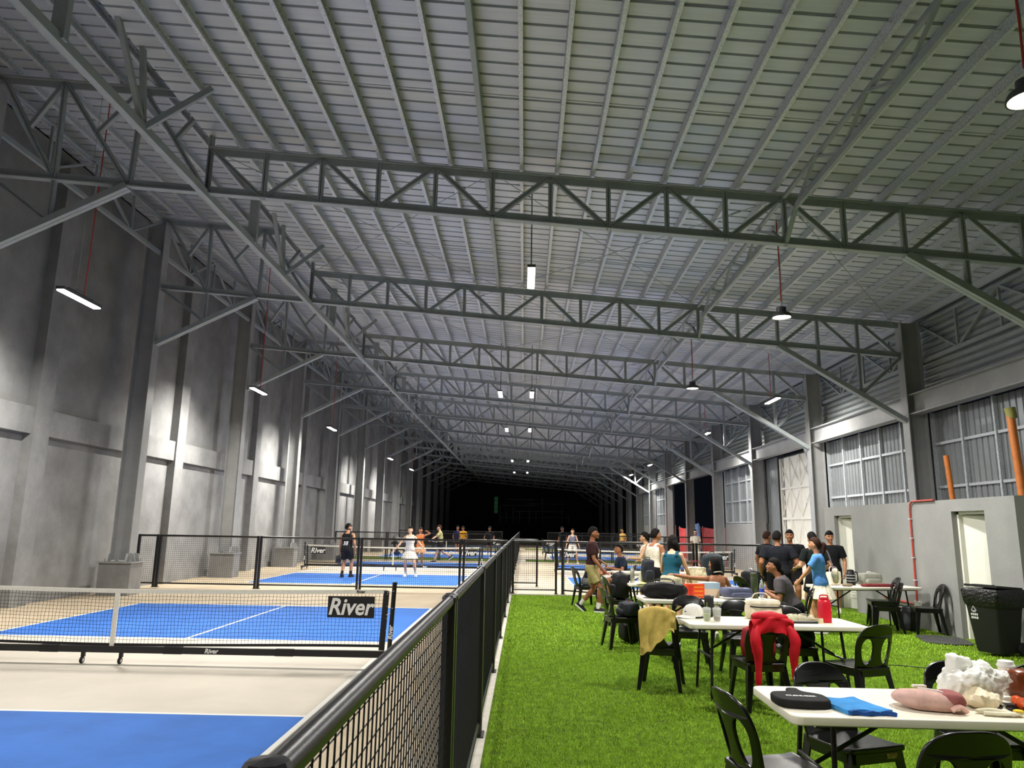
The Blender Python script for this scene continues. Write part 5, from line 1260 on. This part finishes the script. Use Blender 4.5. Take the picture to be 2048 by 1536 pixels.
        mb.v = [tuple(Hc + hy @ (Vector(q) * hs)) for q in mb.v]
        return mb
    if hair == 'short': hair_ell(1.13, -0.35, 0.50).build('hair', hm, root, 80)
    elif hair in ('pony', 'bun', 'braid', 'long', 'bob', 'half'):
        hair_ell(1.11, -0.55, 0.5).build('hair', hm, root, 80)
        if hair == 'pony': MB().tube(crom([hp(0, -0.09, 0.04), hp(0, -0.145, 0.03), hp(0, -0.155, -0.06), hp(0, -0.135, -0.17), hp(0.01, -0.13, -0.27)], 4), [0.02, 0.026, 0.03, 0.034, 0.036, 0.038, 0.038, 0.037, 0.036, 0.034, 0.03, 0.027, 0.024, 0.02, 0.016, 0.012, 0.006], 10).build('ponytail', hm, root, True)
        if hair == 'bun': MB().ell(hp(0, -0.115, 0.05), (0.045, 0.04, 0.045), 12, 8).build('hair_bun', hm, root, True)
        if hair == 'braid': MB().tube(crom([hp(0, -0.095, -0.03), hp(0, -0.13, -0.08), hp(0.01, -0.13, -0.2), hp(0.03, -0.12, -0.3)], 4), [0.03, 0.034, 0.03, 0.034, 0.028, 0.032, 0.026, 0.03, 0.024, 0.026, 0.02, 0.02, 0.008], 9).build('braid', hm, root, True)
        if hair == 'long':
            rs = []
            for z, w, y, dd in ((0.03, 0.086, -0.04, 0.07), (-0.06, 0.092, -0.05, 0.062), (-0.15, 0.096, -0.07, 0.05), (-0.26, 0.09, -0.09, 0.042), (-0.38, 0.07, -0.1, 0.03), (-0.44, 0.03, -0.1, 0.015)):
                rs.append([hp(w * math.cos(a), y + dd * math.sin(a), z) for a in [2 * PI * i / 16 for i in range(16)]])
            MB().rings(rs).build('long_hair', hm, root, 80)
        if hair == 'bob':
            rs = []
            for z, w, y, dd in ((0.06, 0.088, -0.015, 0.088), (-0.02, 0.10, -0.03, 0.085), (-0.10, 0.112, -0.03, 0.085), (-0.15, 0.108, -0.03, 0.08), (-0.165, 0.08, -0.03, 0.06)):
                rs.append([hp(w * math.cos(a), y + dd * math.sin(a), z) for a in [2 * PI * i / 18 for i in range(18)]])
            MB().rings(rs).build('bob_hair', hm, root, 80)
    elif hair == 'bald_cap': hair_ell(1.06, -0.3, 0.45).build('hair', hm, root, 80)
    if cap:
        mb = MB()
        mb.ell((0, 0, 0), (0.087, 0.106, 0.128), 22, 14, fn=lambda q: 1.0 if q.z > 0.40 else (0.82 + 0.18 * max(0, (q.z - 0.24) / 0.16)))
        mb.v = [tuple(Hc + hy @ (Vector(q) * hs)) for q in mb.v]
        o = mb.build('cap', cap, root, 70)
        def br(u, v):
            a = R(-58 + 116 * u); return hp(0.086 * math.sin(a) * (1 - .1 * v), 0.098 * math.cos(a) + 0.075 * v * math.cos(a), 0.054 - 0.016 * v)
        sheet(br, 12, 4, 0.005).build('cap_peak', cap, o, True)
    # clothes
    if top:
        mb = MB(); inf = 0.016
        if top in ('tee', 'dress', 'jersey', 'tank', 'vest'):
            torso(mb, -0.08 if top in ('tee', 'jersey', 'vest') else 0.0 if top == 'dress' else -0.07, 0.445 if top in ('tank', 'vest', 'dress') else 0.485 if top == 'jersey' else 0.53, inf)
        if top in ('tank', 'vest', 'dress', 'jersey', 'halter'):
            for s in (-1, 1):
                q = N + Xs * s * 0.085 * k
                mb.tube([P + U * 0.40 * k + Xs * s * 0.10 * k + Fw * 0.105 * k, N - U * 0.03 * k + Xs * s * 0.1 * k + Fw * 0.055 * k, N - U * 0.012 * k + Xs * s * 0.098 * k, N - U * 0.03 * k + Xs * s * 0.1 * k - Fw * 0.06 * k, P + U * 0.40 * k + Xs * s * 0.10 * k - Fw * 0.105 * k], 0.03 * k, 8)
        if top == 'tee':
            for nm in 'LR':
                S, E, W = arms[nm]; q = (E - S).normalized()
                mb.tube([S + (N - S) * 0.46 - U * 0.022 * k, S - U * 0.003 * k, S.lerp(E, 0.35), S.lerp(E, 0.68)], [0.058 * k * bd, 0.070 * k * bd, 0.069 * k * bd, 0.071 * k * bd], 14)
        if top == 'long':
            torso(mb, -0.1, 0.49, inf)
            for nm in 'LR':
                S, E, W = arms[nm]; mb.tube([S + (N - S) * 0.5, S, S.lerp(E, 0.5), E, E.lerp(W, 0.6), E.lerp(W, 0.92)], [0.066 * k, 0.074 * k, 0.066 * k, 0.058 * k, 0.05 * k, 0.046 * k], 14)
        if top == 'crop': torso(mb, 0.0, 0.1, inf)
        sh = remesh(mb, 'shirt', max(0.012, voxel * 1.2), 3, topm, root)
        if extra: extra(root, sh, P, U, Fw, Xs, k)
    if bottom:
        mb = MB()
        if bottom in ('shorts', 'pants', 'tights'):
            torso(mb, -0.12, 0.06, 0.022)
            fr = {'shorts': 0.72, 'pants': 1.0, 'tights': 1.0}[bottom]
            for nm in 'LR':
                J, Kn, A2 = legs[nm][:3]
                if bottom == 'shorts': mb.tube([J + Vector((0, 0, 0.05)), J, J.lerp(Kn, 0.35), J.lerp(Kn, fr)], [0.098 * k * bd, 0.108 * k * bd, 0.104 * k * bd, 0.098 * k * bd], 16)
                else: mb.tube([J + Vector((0, 0, 0.05)), J, J.lerp(Kn, 0.4), Kn, Kn.lerp(A2, 0.4), Kn.lerp(A2, 0.94)], [0.098 * k * bd, 0.104 * k * bd, 0.092 * k * bd, 0.074 * k, 0.068 * k, 0.058 * k], 14)
            remesh(mb, bottom if bottom != 'tights' else 'leggings', max(0.012, voxel * 1.2), 2, botm, root)
        if bottom == 'skirt':
            rs = []; n = 48
            for i, (t, w) in enumerate(((0.06, 0.13), (-0.03, 0.165), (-0.12, 0.225), (-0.27, 0.285), (-0.275, 0.27))):
                c = P + U * t * k * 0.3 + Vector((0, 0, 0.7 * t * k)); amp = 0.02 * i / 4
                rs.append([c + Vector((math.cos(a) * (w * k + amp * math.sin(a * 16)), math.sin(a) * (w * k * 0.82 + amp * math.sin(a * 16)), 0)) for a in [2 * PI * j / n for j in range(n)]])
            MB().rings(rs).build('skirt', botm, root, 60)
            mb = MB(); torso(mb, -0.11, 0.06, 0.012)
    # shoes
    if shoe:
        for nm in 'LR':
            A2, fv, fu, fs = legs[nm][2:6]; base = A2 - fu * 0.082 * k
            rs = []
            for y, w, h in ((-0.075, 0.028, 0.07), (-0.05, 0.038, 0.10), (0.0, 0.042, 0.10), (0.06, 0.044, 0.078), (0.12, 0.048, 0.058), (0.165, 0.042, 0.045), (0.19, 0.024, 0.034)):
                rs.append([base + fv * y * k + fs * w * k * math.cos(2 * PI * i / 14) + fu * (0.018 + h * max(0, math.sin(2 * PI * i / 14)) * k) for i in range(14)])
            o = MB().rings(rs).build('shoe', shoe, root, True)
            out = smooth_loop([(-0.036, -0.075), (0.036, -0.075), (0.043, 0.02), (0.051, 0.12), (0.025, 0.198), (-0.025, 0.198), (-0.051, 0.12), (-0.043, 0.02)], 2)
            MB().rings([[base + fs * x * k + fv * y * k + fu * z for x, y in out] for z in (0.0, 0.026)]).build('sole', sole or M_WHITE, o, True)
            if sock: MB().tube([A2 - fu * 0.01, A2 + (legs[nm][1] - A2).normalized() * 0.11 * k], [0.046 * k, 0.045 * k], 12).build('sock', sock, root, True)
    root['_j'] = 0; del root['_j']
    return root, arms, legs, hp
def wpt(root, v):
    a = root.rotation_euler[2]; x, y, z = v
    return Vector((root.location.x + x * math.cos(a) - y * math.sin(a), root.location.y + x * math.sin(a) + y * math.cos(a), root.location.z + z))
def paddle(label, root, arm, m, m2, tilt, spin=0, up=False):
    """pickleball paddle held at the wrist: handle then face along the forearm"""
    S, E, W = arm; d = (W - E).normalized(); w0 = wpt(root, W + d * 0.05)
    t = thing('paddle', label, 'paddle', w0, root.rotation_euler[2], 'paddles'); t.rotation_euler = (R(tilt), R(spin), root.rotation_euler[2])
    MB().tube([(0, 0, 0.06), (0, 0, -0.08)], 0.016, 10).build('grip', M_BLACKM, t, True)
    me = plate(smooth_loop([(-0.02, 0.08), (-0.05, 0.1), (-0.098, 0.16), (-0.1, 0.3), (-0.07, 0.345), (0.07, 0.345), (0.1, 0.3), (0.098, 0.16), (0.05, 0.1), (0.02, 0.08)], 3), (), 0.012, 0.002); xform(me, lambda x, y, z: (x, z, -y)); link('face', me, m, t)
    me = plate(smooth_loop([(-0.05, 0.18), (-0.06, 0.28), (0.06, 0.28), (0.05, 0.18)], 4), (), 0.0015, 0.0003); xform(me, lambda x, y, z: (x, z - 0.0085, -y)); link('print', me, m2, t)
    return t
M_TBLK = cloth('black_tee', (22, 23, 26)); M_TNAVY = cloth('navy_tee', (28, 38, 58)); M_TGREY = cloth('grey_tee', (84, 78, 82)); M_TMAR = cloth('dark_maroon_tee', (50, 26, 28))
M_TWHITE = cloth('white_vest', (232, 222, 204)); M_TEAL = cloth('teal_vest', (28, 84, 104)); M_TBLUE = cloth('sky_blue_tee', (86, 140, 206)); M_KHAKI = cloth('khaki_shorts', (166, 152, 104))
M_BSH = cloth('black_shorts', (24, 24, 27)); M_WSK = cloth('white_pleat', (234, 226, 206)); M_SOCK = cloth('white_sock', (224, 220, 212)); M_BSHOE = cloth('black_shoe', (26, 26, 28), 0.6); M_WSHOE = cloth('white_shoe', (226, 222, 214), 0.6)
M_OLIVE = cloth('olive_tee', (168, 160, 106)); M_GTOP = cloth('grey_vest', (112, 112, 124))
def lettering(txt, size, t_, off, m=None, back=False, shear=0.0, bold=0.003):
    def f(root, sh, P, U, Fw, Xs, k):
        s = -1 if back else 1
        tm = text_mesh(txt, size, shear, bold, 0.006); c = P + U * t_ * k + Fw * s * 0.142 * k + Xs * off
        xform(tm, lambda x, y, z: tuple(c + Xs * (x if back else -x) + U * y + Fw * s * (z - 0.9 * x * x)))
        link('print', tm, m or M_INK, sh)
    return f
def two(*fs):
    def f(*a):
        for q in fs: q(*a)
    return f
FZ = 0.0135
# --- left courts
r, arms, legs, hp = person('person in black cap, sleeveless black jersey and shorts walking away on second court', (-5.77, 24.35, 0.002), -8, 1.72, 'a', 3, {'L': (-0.27, 0.1, 0.80), 'R': (0.27, 0.05, 0.83)},
    {'L': (-0.10, -0.06, 0.10), 'R': (0.11, 0.16, 0.09)}, head_yaw=-55, head_pitch=-8, top='jersey', topm=M_TBLK, bottom='shorts', botm=M_BSH, shoe=M_BSHOE, sole=M_BLACKM, sock=M_BSH, cap=M_BLACKM, voxel=0.010, build=1.04, curl=(1.1, 0.6),
    extra=two(lettering('55', 0.16, 0.17, 0, back=True, shear=0.15, bold=0.006), lambda root, sh, P, U, Fw, Xs, k: MB().box(P + U * 0.33 * k - Fw * 0.135 * k, (0.2, 0.02, 0.035)).build('name_strip', M_INK, sh)))
paddle('dark paddle hanging from the left hand of the black-jersey player', r, arms['L'], mat('paddle_dark', (60, 58, 54), 0.5), M_BLACKM, 5, 10)
r, arms, legs, hp = person('smiling woman in white tennis dress on the second court with arms out', (-3.84, 25.2, 0.002), 176, 1.66, 'c', 2, {'R': (0.47, 0.22, 0.86), 'L': (-0.50, 0.12, 0.94)},
    {'L': (-0.24, 0.0, 0.09), 'R': (0.10, 0.02, 0.09)}, head_pitch=-4, female=True, top='dress', topm=M_TWHITE, bottom='skirt', botm=M_WSK, shoe=M_WSHOE, sock=M_SOCK, hair='pony', voxel=0.010, curl=(0.3, 1.1), poles={'L': (-0.2, -1, -0.6), 'R': (0.2, -1, -0.6)})
paddle('striped black and white paddle held by the woman in white', r, arms['R'], mat('paddle_stripe', (30, 30, 32), 0.5), M_INK, -62, 20)
person('person in orange sportswear half hidden behind the woman in white', (-4.35, 31.4, 0.002), 170, 1.62, 'b', 2, {'R': (0.30, 0.2, 1.0), 'L': (-0.34, 0.2, 1.45)}, female=True, top='tank', topm=cloth('orange_top', (206, 120, 70)), bottom='skirt', botm=cloth('peach_skirt', (222, 170, 130)), shoe=M_WSHOE, hair='long', hairm=M_HAIRB, voxel=0.014)
r, arms, legs, hp = person('player in olive tee and black shorts lunging left on the second court', (-3.9, 35.0, 0.002), 100, 1.74, 'c', 6, {'L': (-0.25, 0.5, 1.02), 'R': (0.28, 0.1, 1.0)}, {'L': (-0.10, 0.28, 0.09), 'R': (0.12, -0.50, 0.30, 0, 35)}, top='tee', topm=M_OLIVE, bottom='shorts', botm=M_BSH, shoe=M_BSHOE, hair='short', hairm=M_HAIRB, voxel=0.012, curl=(1.1, 0.5), cap=None)
paddle('pale paddle in the outstretched hand of the olive-tee player', r, arms['L'], mat('paddle_pale', (200, 206, 216), 0.5), M_TNAVY, -80, 0)
person('distant person in navy top standing on the third court', (-4.2, 47.0, 0.002), 200, 1.72, 'b', 2, top='tee', topm=cloth('navy_top', (36, 40, 76)), bottom='shorts', botm=M_BSH, shoe=M_WSHOE, voxel=0.016)
person('distant person in bright yellow top standing beside the navy-top player', (-3.75, 46.0, 0.002), 150, 1.70, 'b', 2, top='tee', topm=cloth('yellow_top', (236, 166, 40)), bottom='shorts', botm=M_BSH, shoe=M_WSHOE, voxel=0.016)
person('distant player in black bending forward on the third court', (-2.05, 45.0, 0.002), 175, 1.72, 'b', 12, {'L': (-0.25, 0.4, 0.95), 'R': (0.3, 0.35, 0.95)}, top='tee', topm=M_TBLK, bottom='shorts', botm=M_TBLK, shoe=M_WSHOE, sock=M_SOCK, voxel=0.016, cap=M_BLACKM)
# --- far right courts
person('distant person in black cap and dark clothes behind the grey-vest player', (2.32, 45.0, 0.002), 150, 1.76, 'b', 2, top='tee', topm=M_TBLK, bottom='shorts', botm=M_BSH, shoe=M_WSHOE, voxel=0.016, cap=M_BLACKM)
person('woman in grey vest and white shorts standing on the right court facing camera', (2.34, 36.0, 0.002), 178, 1.66, 'c', 3, {'L': (-0.32, 0.12, 0.80), 'R': (0.32, 0.1, 0.80)}, {'L': (-0.24, 0.02, 0.09), 'R': (0.24, 0.02, 0.09)}, female=True, top='tank', topm=M_GTOP, bottom='shorts', botm=M_TWHITE, shoe=M_WSHOE, hair='pony', hairm=M_HAIRB, voxel=0.013)
person('distant figure in gold top and cap on the far right court', (6.4, 48.5, 0.002), 130, 1.7, 'b', 3, top='tee', topm=cloth('gold_top', (196, 158, 84)), bottom='shorts', botm=M_BSH, shoe=M_WSHOE, voxel=0.016, cap=cloth('gold_cap', (206, 190, 110)))
person('man in white shirt and white headband standing by the red tarpaulin', (8.35, 36.6, 0.002), 188, 1.70, 'b', 2, {'R': (0.16, 0.3, 1.0), 'L': (-0.3, 0.08, 0.8)}, top='tee', topm=M_TWHITE, bottom='pants', botm=M_TWHITE, shoe=M_WSHOE, voxel=0.013, cap=cloth('white_headwear', (230, 224, 214)), extra=None)
# --- turf, left to right
r, arms, legs, hp = person('young man in dark maroon tee and khaki shorts walking right past the tables', (1.40, 15.55, FZ), -102, 1.70, 'd', 2, {'R': (0.20, 0.24, 0.86), 'L': (-0.24, 0.20, 0.98)},
    {'R': (0.09, 0.14, 0.09), 'L': (-0.09, -0.24, 0.14, 0, 38)}, head_pitch=-6, top='tee', topm=M_TMAR, bottom='shorts', botm=M_KHAKI, shoe=M_BSHOE, sock=M_SOCK, voxel=0.0085, curl=(0.8, 1.0), extra=lettering('C5', 0.11, 0.24, 0.03))
t = thing('phone', 'small phone held in the right hand of the walking man', 'phone', wpt(r, arms['R'][2] + (arms['R'][2] - arms['R'][1]).normalized() * 0.09), r.rotation_euler[2]); MB().box((0, 0.02, 0.0), (0.075, 0.012, 0.15), rx=R(60)).build('case', mat('phone_red', (160, 40, 52), 0.4), t); MB().box((0, 0.012, 0.006), (0.066, 0.004, 0.138), rx=R(60)).build('screen', M_BLACK, t)
person('seated person in black vest and patterned black shorts, back to the walking man', (1.42, 16.62, FZ), -72, 1.70, 'a', 14, {'R': (0.2, 0.38, 0.72), 'L': (-0.2, 0.42, 0.72)}, seat=0.44, head_yaw=10, head_pitch=-12, top='vest', topm=cloth('black_vest', (26, 30, 36)), bottom='shorts', botm=mat('zigzag_shorts', (26, 26, 28), 0.8, var=0.2, vscale=26, col2=(150, 150, 148)), shoe=cloth('tan_sandal', (206, 150, 110)), voxel=0.009)
person('seated young man in navy tee looking left across the far table', (2.36, 17.72, FZ), 98, 1.68, 'b', 10, {'R': (0.26, 0.34, 0.77), 'L': (-0.22, 0.36, 0.77)}, seat=0.44, head_yaw=12, head_pitch=-14, top='tee', topm=M_TNAVY, bottom='shorts', botm=M_BSH, shoe=M_WSHOE, voxel=0.009)
person('dark-haired woman in cream top with one arm raised behind the white-vest man', (2.66, 16.15, FZ), 62, 1.62, 'c', 4, {'L': (-0.26, 0.30, 1.06), 'R': (0.22, 0.26, 1.0)}, female=True, top='tank', topm=M_TWHITE, bottom='skirt', botm=M_WSK, shoe=M_WSHOE, hair='bun', voxel=0.009, curl=(0.9, 0.6))
person('man in cream sleeveless vest standing at the third table facing right', (2.56, 15.0, FZ), -58, 1.69, 'b', 8, {'R': (0.26, 0.26, 0.84), 'L': (-0.22, 0.32, 0.90)}, head_yaw=-8, head_pitch=-10, top='vest', topm=M_TWHITE, bottom='shorts', botm=M_BSH, shoe=M_BSHOE, hair='short', voxel=0.0085, build=1.08)
r, arms, legs, hp = person('woman in teal vest with black bob hair leaning over the third table', (2.5, 12.85, FZ), -28, 1.60, 'c', 16, {'R': (0.26, 0.30, 0.80), 'L': (-0.20, 0.36, 0.82)}, head_yaw=-12, head_pitch=-18, female=True, top='tank', topm=M_TEAL, bottom='shorts', botm=cloth('sand_shorts', (206, 196, 168)), shoe=M_WSHOE, hair='bob', voxel=0.0085)
t = thing('tennis_ball', 'bright yellow ball in the hand of the teal-vest woman', 'ball', wpt(r, arms['R'][2] + (arms['R'][2] - arms['R'][1]).normalized() * 0.11 + Vector((0.02, 0.0, -0.02)))); MB().ell((0, 0, 0), (0.037, 0.037, 0.037), 14, 10).build('ball', mat('optic_yellow', (214, 226, 40), 0.7, bump=0.3, bscale=300), t, True); MB().lathe([(0.0365, -0.002), (0.0382, -0.002), (0.0382, 0.002), (0.0365, 0.002)], 14).build('seam', M_WHITE, t)
r, arms, legs, hp = person('seated bare-backed woman with long dark hair reaching out to the left', (3.0, 11.72, FZ), 12, 1.56, 'b', 8, {'L': (-0.62, 0.30, 0.98), 'R': (0.22, 0.36, 0.78)}, seat=0.44, head_yaw=14, head_pitch=-6, female=True, top='crop', topm=cloth('cream_wrap', (226, 214, 186)), bottom='shorts', botm=cloth('cream_bottom', (222, 212, 186)), shoe=M_WSHOE, hair='long', hairm=M_HAIR, voxel=0.0085, poles={'L': (-0.3, -0.6, -1)}, curl=(0.3, 0.6))
MB().tube(crom([(-0.07, -0.02, 1.035), (0, -0.075, 1.05), (0.07, -0.02, 1.035)], 4), 0.006, 6).build('halter_tie', M_TWHITE, r, True)
person('seated person in grey tee with braided hair turned to the left', (4.12, 11.62, FZ), 68, 1.64, 'b', 24, {'L': (-0.16, 0.38, 0.76), 'R': (0.2, 0.36, 0.74)}, seat=0.44, head_yaw=8, head_pitch=-10, female=True, top='tee', topm=M_TGREY, bottom='shorts', botm=M_BSH, shoe=M_WSHOE, hair='braid', voxel=0.0085, build=1.12)
person('large man in black tee standing with his back to the camera', (5.02, 14.9, FZ), -12, 1.68, 'b', 3, {'L': (-0.32, 0.10, 0.86), 'R': (0.30, 0.16, 0.95)}, head_yaw=-22, top='tee', topm=cloth('black_navy_tee', (26, 28, 36)), bottom='shorts', botm=M_BSH, shoe=M_WSHOE, build=1.26, voxel=0.009)
person('man in black tee half hidden behind the large black-tee man', (5.55, 17.3, FZ), -60, 1.68, 'd', 4, top='tee', topm=M_TBLK, bottom='shorts', botm=M_BSH, shoe=M_BSHOE, voxel=0.010, hairm=M_HAIRB)
person('round-faced man in black tee facing the camera among the standing group', (5.72, 16.2, FZ), 164, 1.71, 'b', 2, {'R': (0.18, 0.30, 1.06), 'L': (-0.22, 0.26, 1.02)}, head_yaw=-6, head_pitch=-6, top='tee', topm=M_TBLK, bottom='shorts', botm=M_BSH, shoe=M_WSHOE, build=1.18, voxel=0.009)
person('slim man in black tee with his back to the camera beside the blue-shirt woman', (5.5, 14.3, FZ), 14, 1.67, 'c', 3, {'L': (-0.2, 0.30, 1.0), 'R': (0.26, 0.16, 0.95)}, head_yaw=-10, top='tee', topm=cloth('black_green_tee', (22, 28, 28)), bottom='shorts', botm=M_BSH, shoe=M_BSHOE, voxel=0.009)
r, arms, legs, hp = person('woman in sky-blue tee and white pleated skirt with long ponytail, facing left', (5.06, 12.95, FZ), 62, 1.58, 'a', 4, {'L': (-0.20, 0.33, 0.84), 'R': (0.18, 0.36, 0.84)}, head_pitch=-8, female=True, top='tee', topm=M_TBLUE, bottom='skirt', botm=M_WSK, shoe=M_WSHOE, sock=M_SOCK, hair='pony', hairm=M_HAIRB, voxel=0.0085, curl=(0.9, 0.9))
t = thing('shoulder_bag', 'cream sling bag hanging on the back of the blue-shirt woman', 'bag', wpt(r, (0.14, -0.22, 0.82)), r.rotation_euler[2])
softbox((0.2, 0.1, 0.24), 0.6, 8, 0.015, 9, 3.0).build('body', cloth('cream_sling', (222, 214, 190)), t, 60); MB().tube(crom([(-0.03, 0.02, 0.22), (-0.1, 0.08, 0.5), (-0.12, 0.16, 0.60)], 5), 0.012, 6, flat=0.4).build('strap', cloth('lilac_strap', (206, 184, 214)), t, True)
person('man in black tee with small chest print standing by the block doorway', (6.62, 16.3, FZ), 150, 1.70, 'a', 1, {'L': (-0.26, 0.06, 0.82), 'R': (0.26, 0.06, 0.82)}, head_yaw=22, head_pitch=4, top='tee', topm=M_TBLK, bottom='shorts', botm=M_BSH, shoe=M_WSHOE, build=1.1, voxel=0.009, extra=lambda root, sh, P, U, Fw, Xs, k: MB().box(P + U * 0.36 * k + Fw * 0.13 * k + Xs * -0.05, (0.06, 0.02, 0.012)).build('print', M_INK, sh))
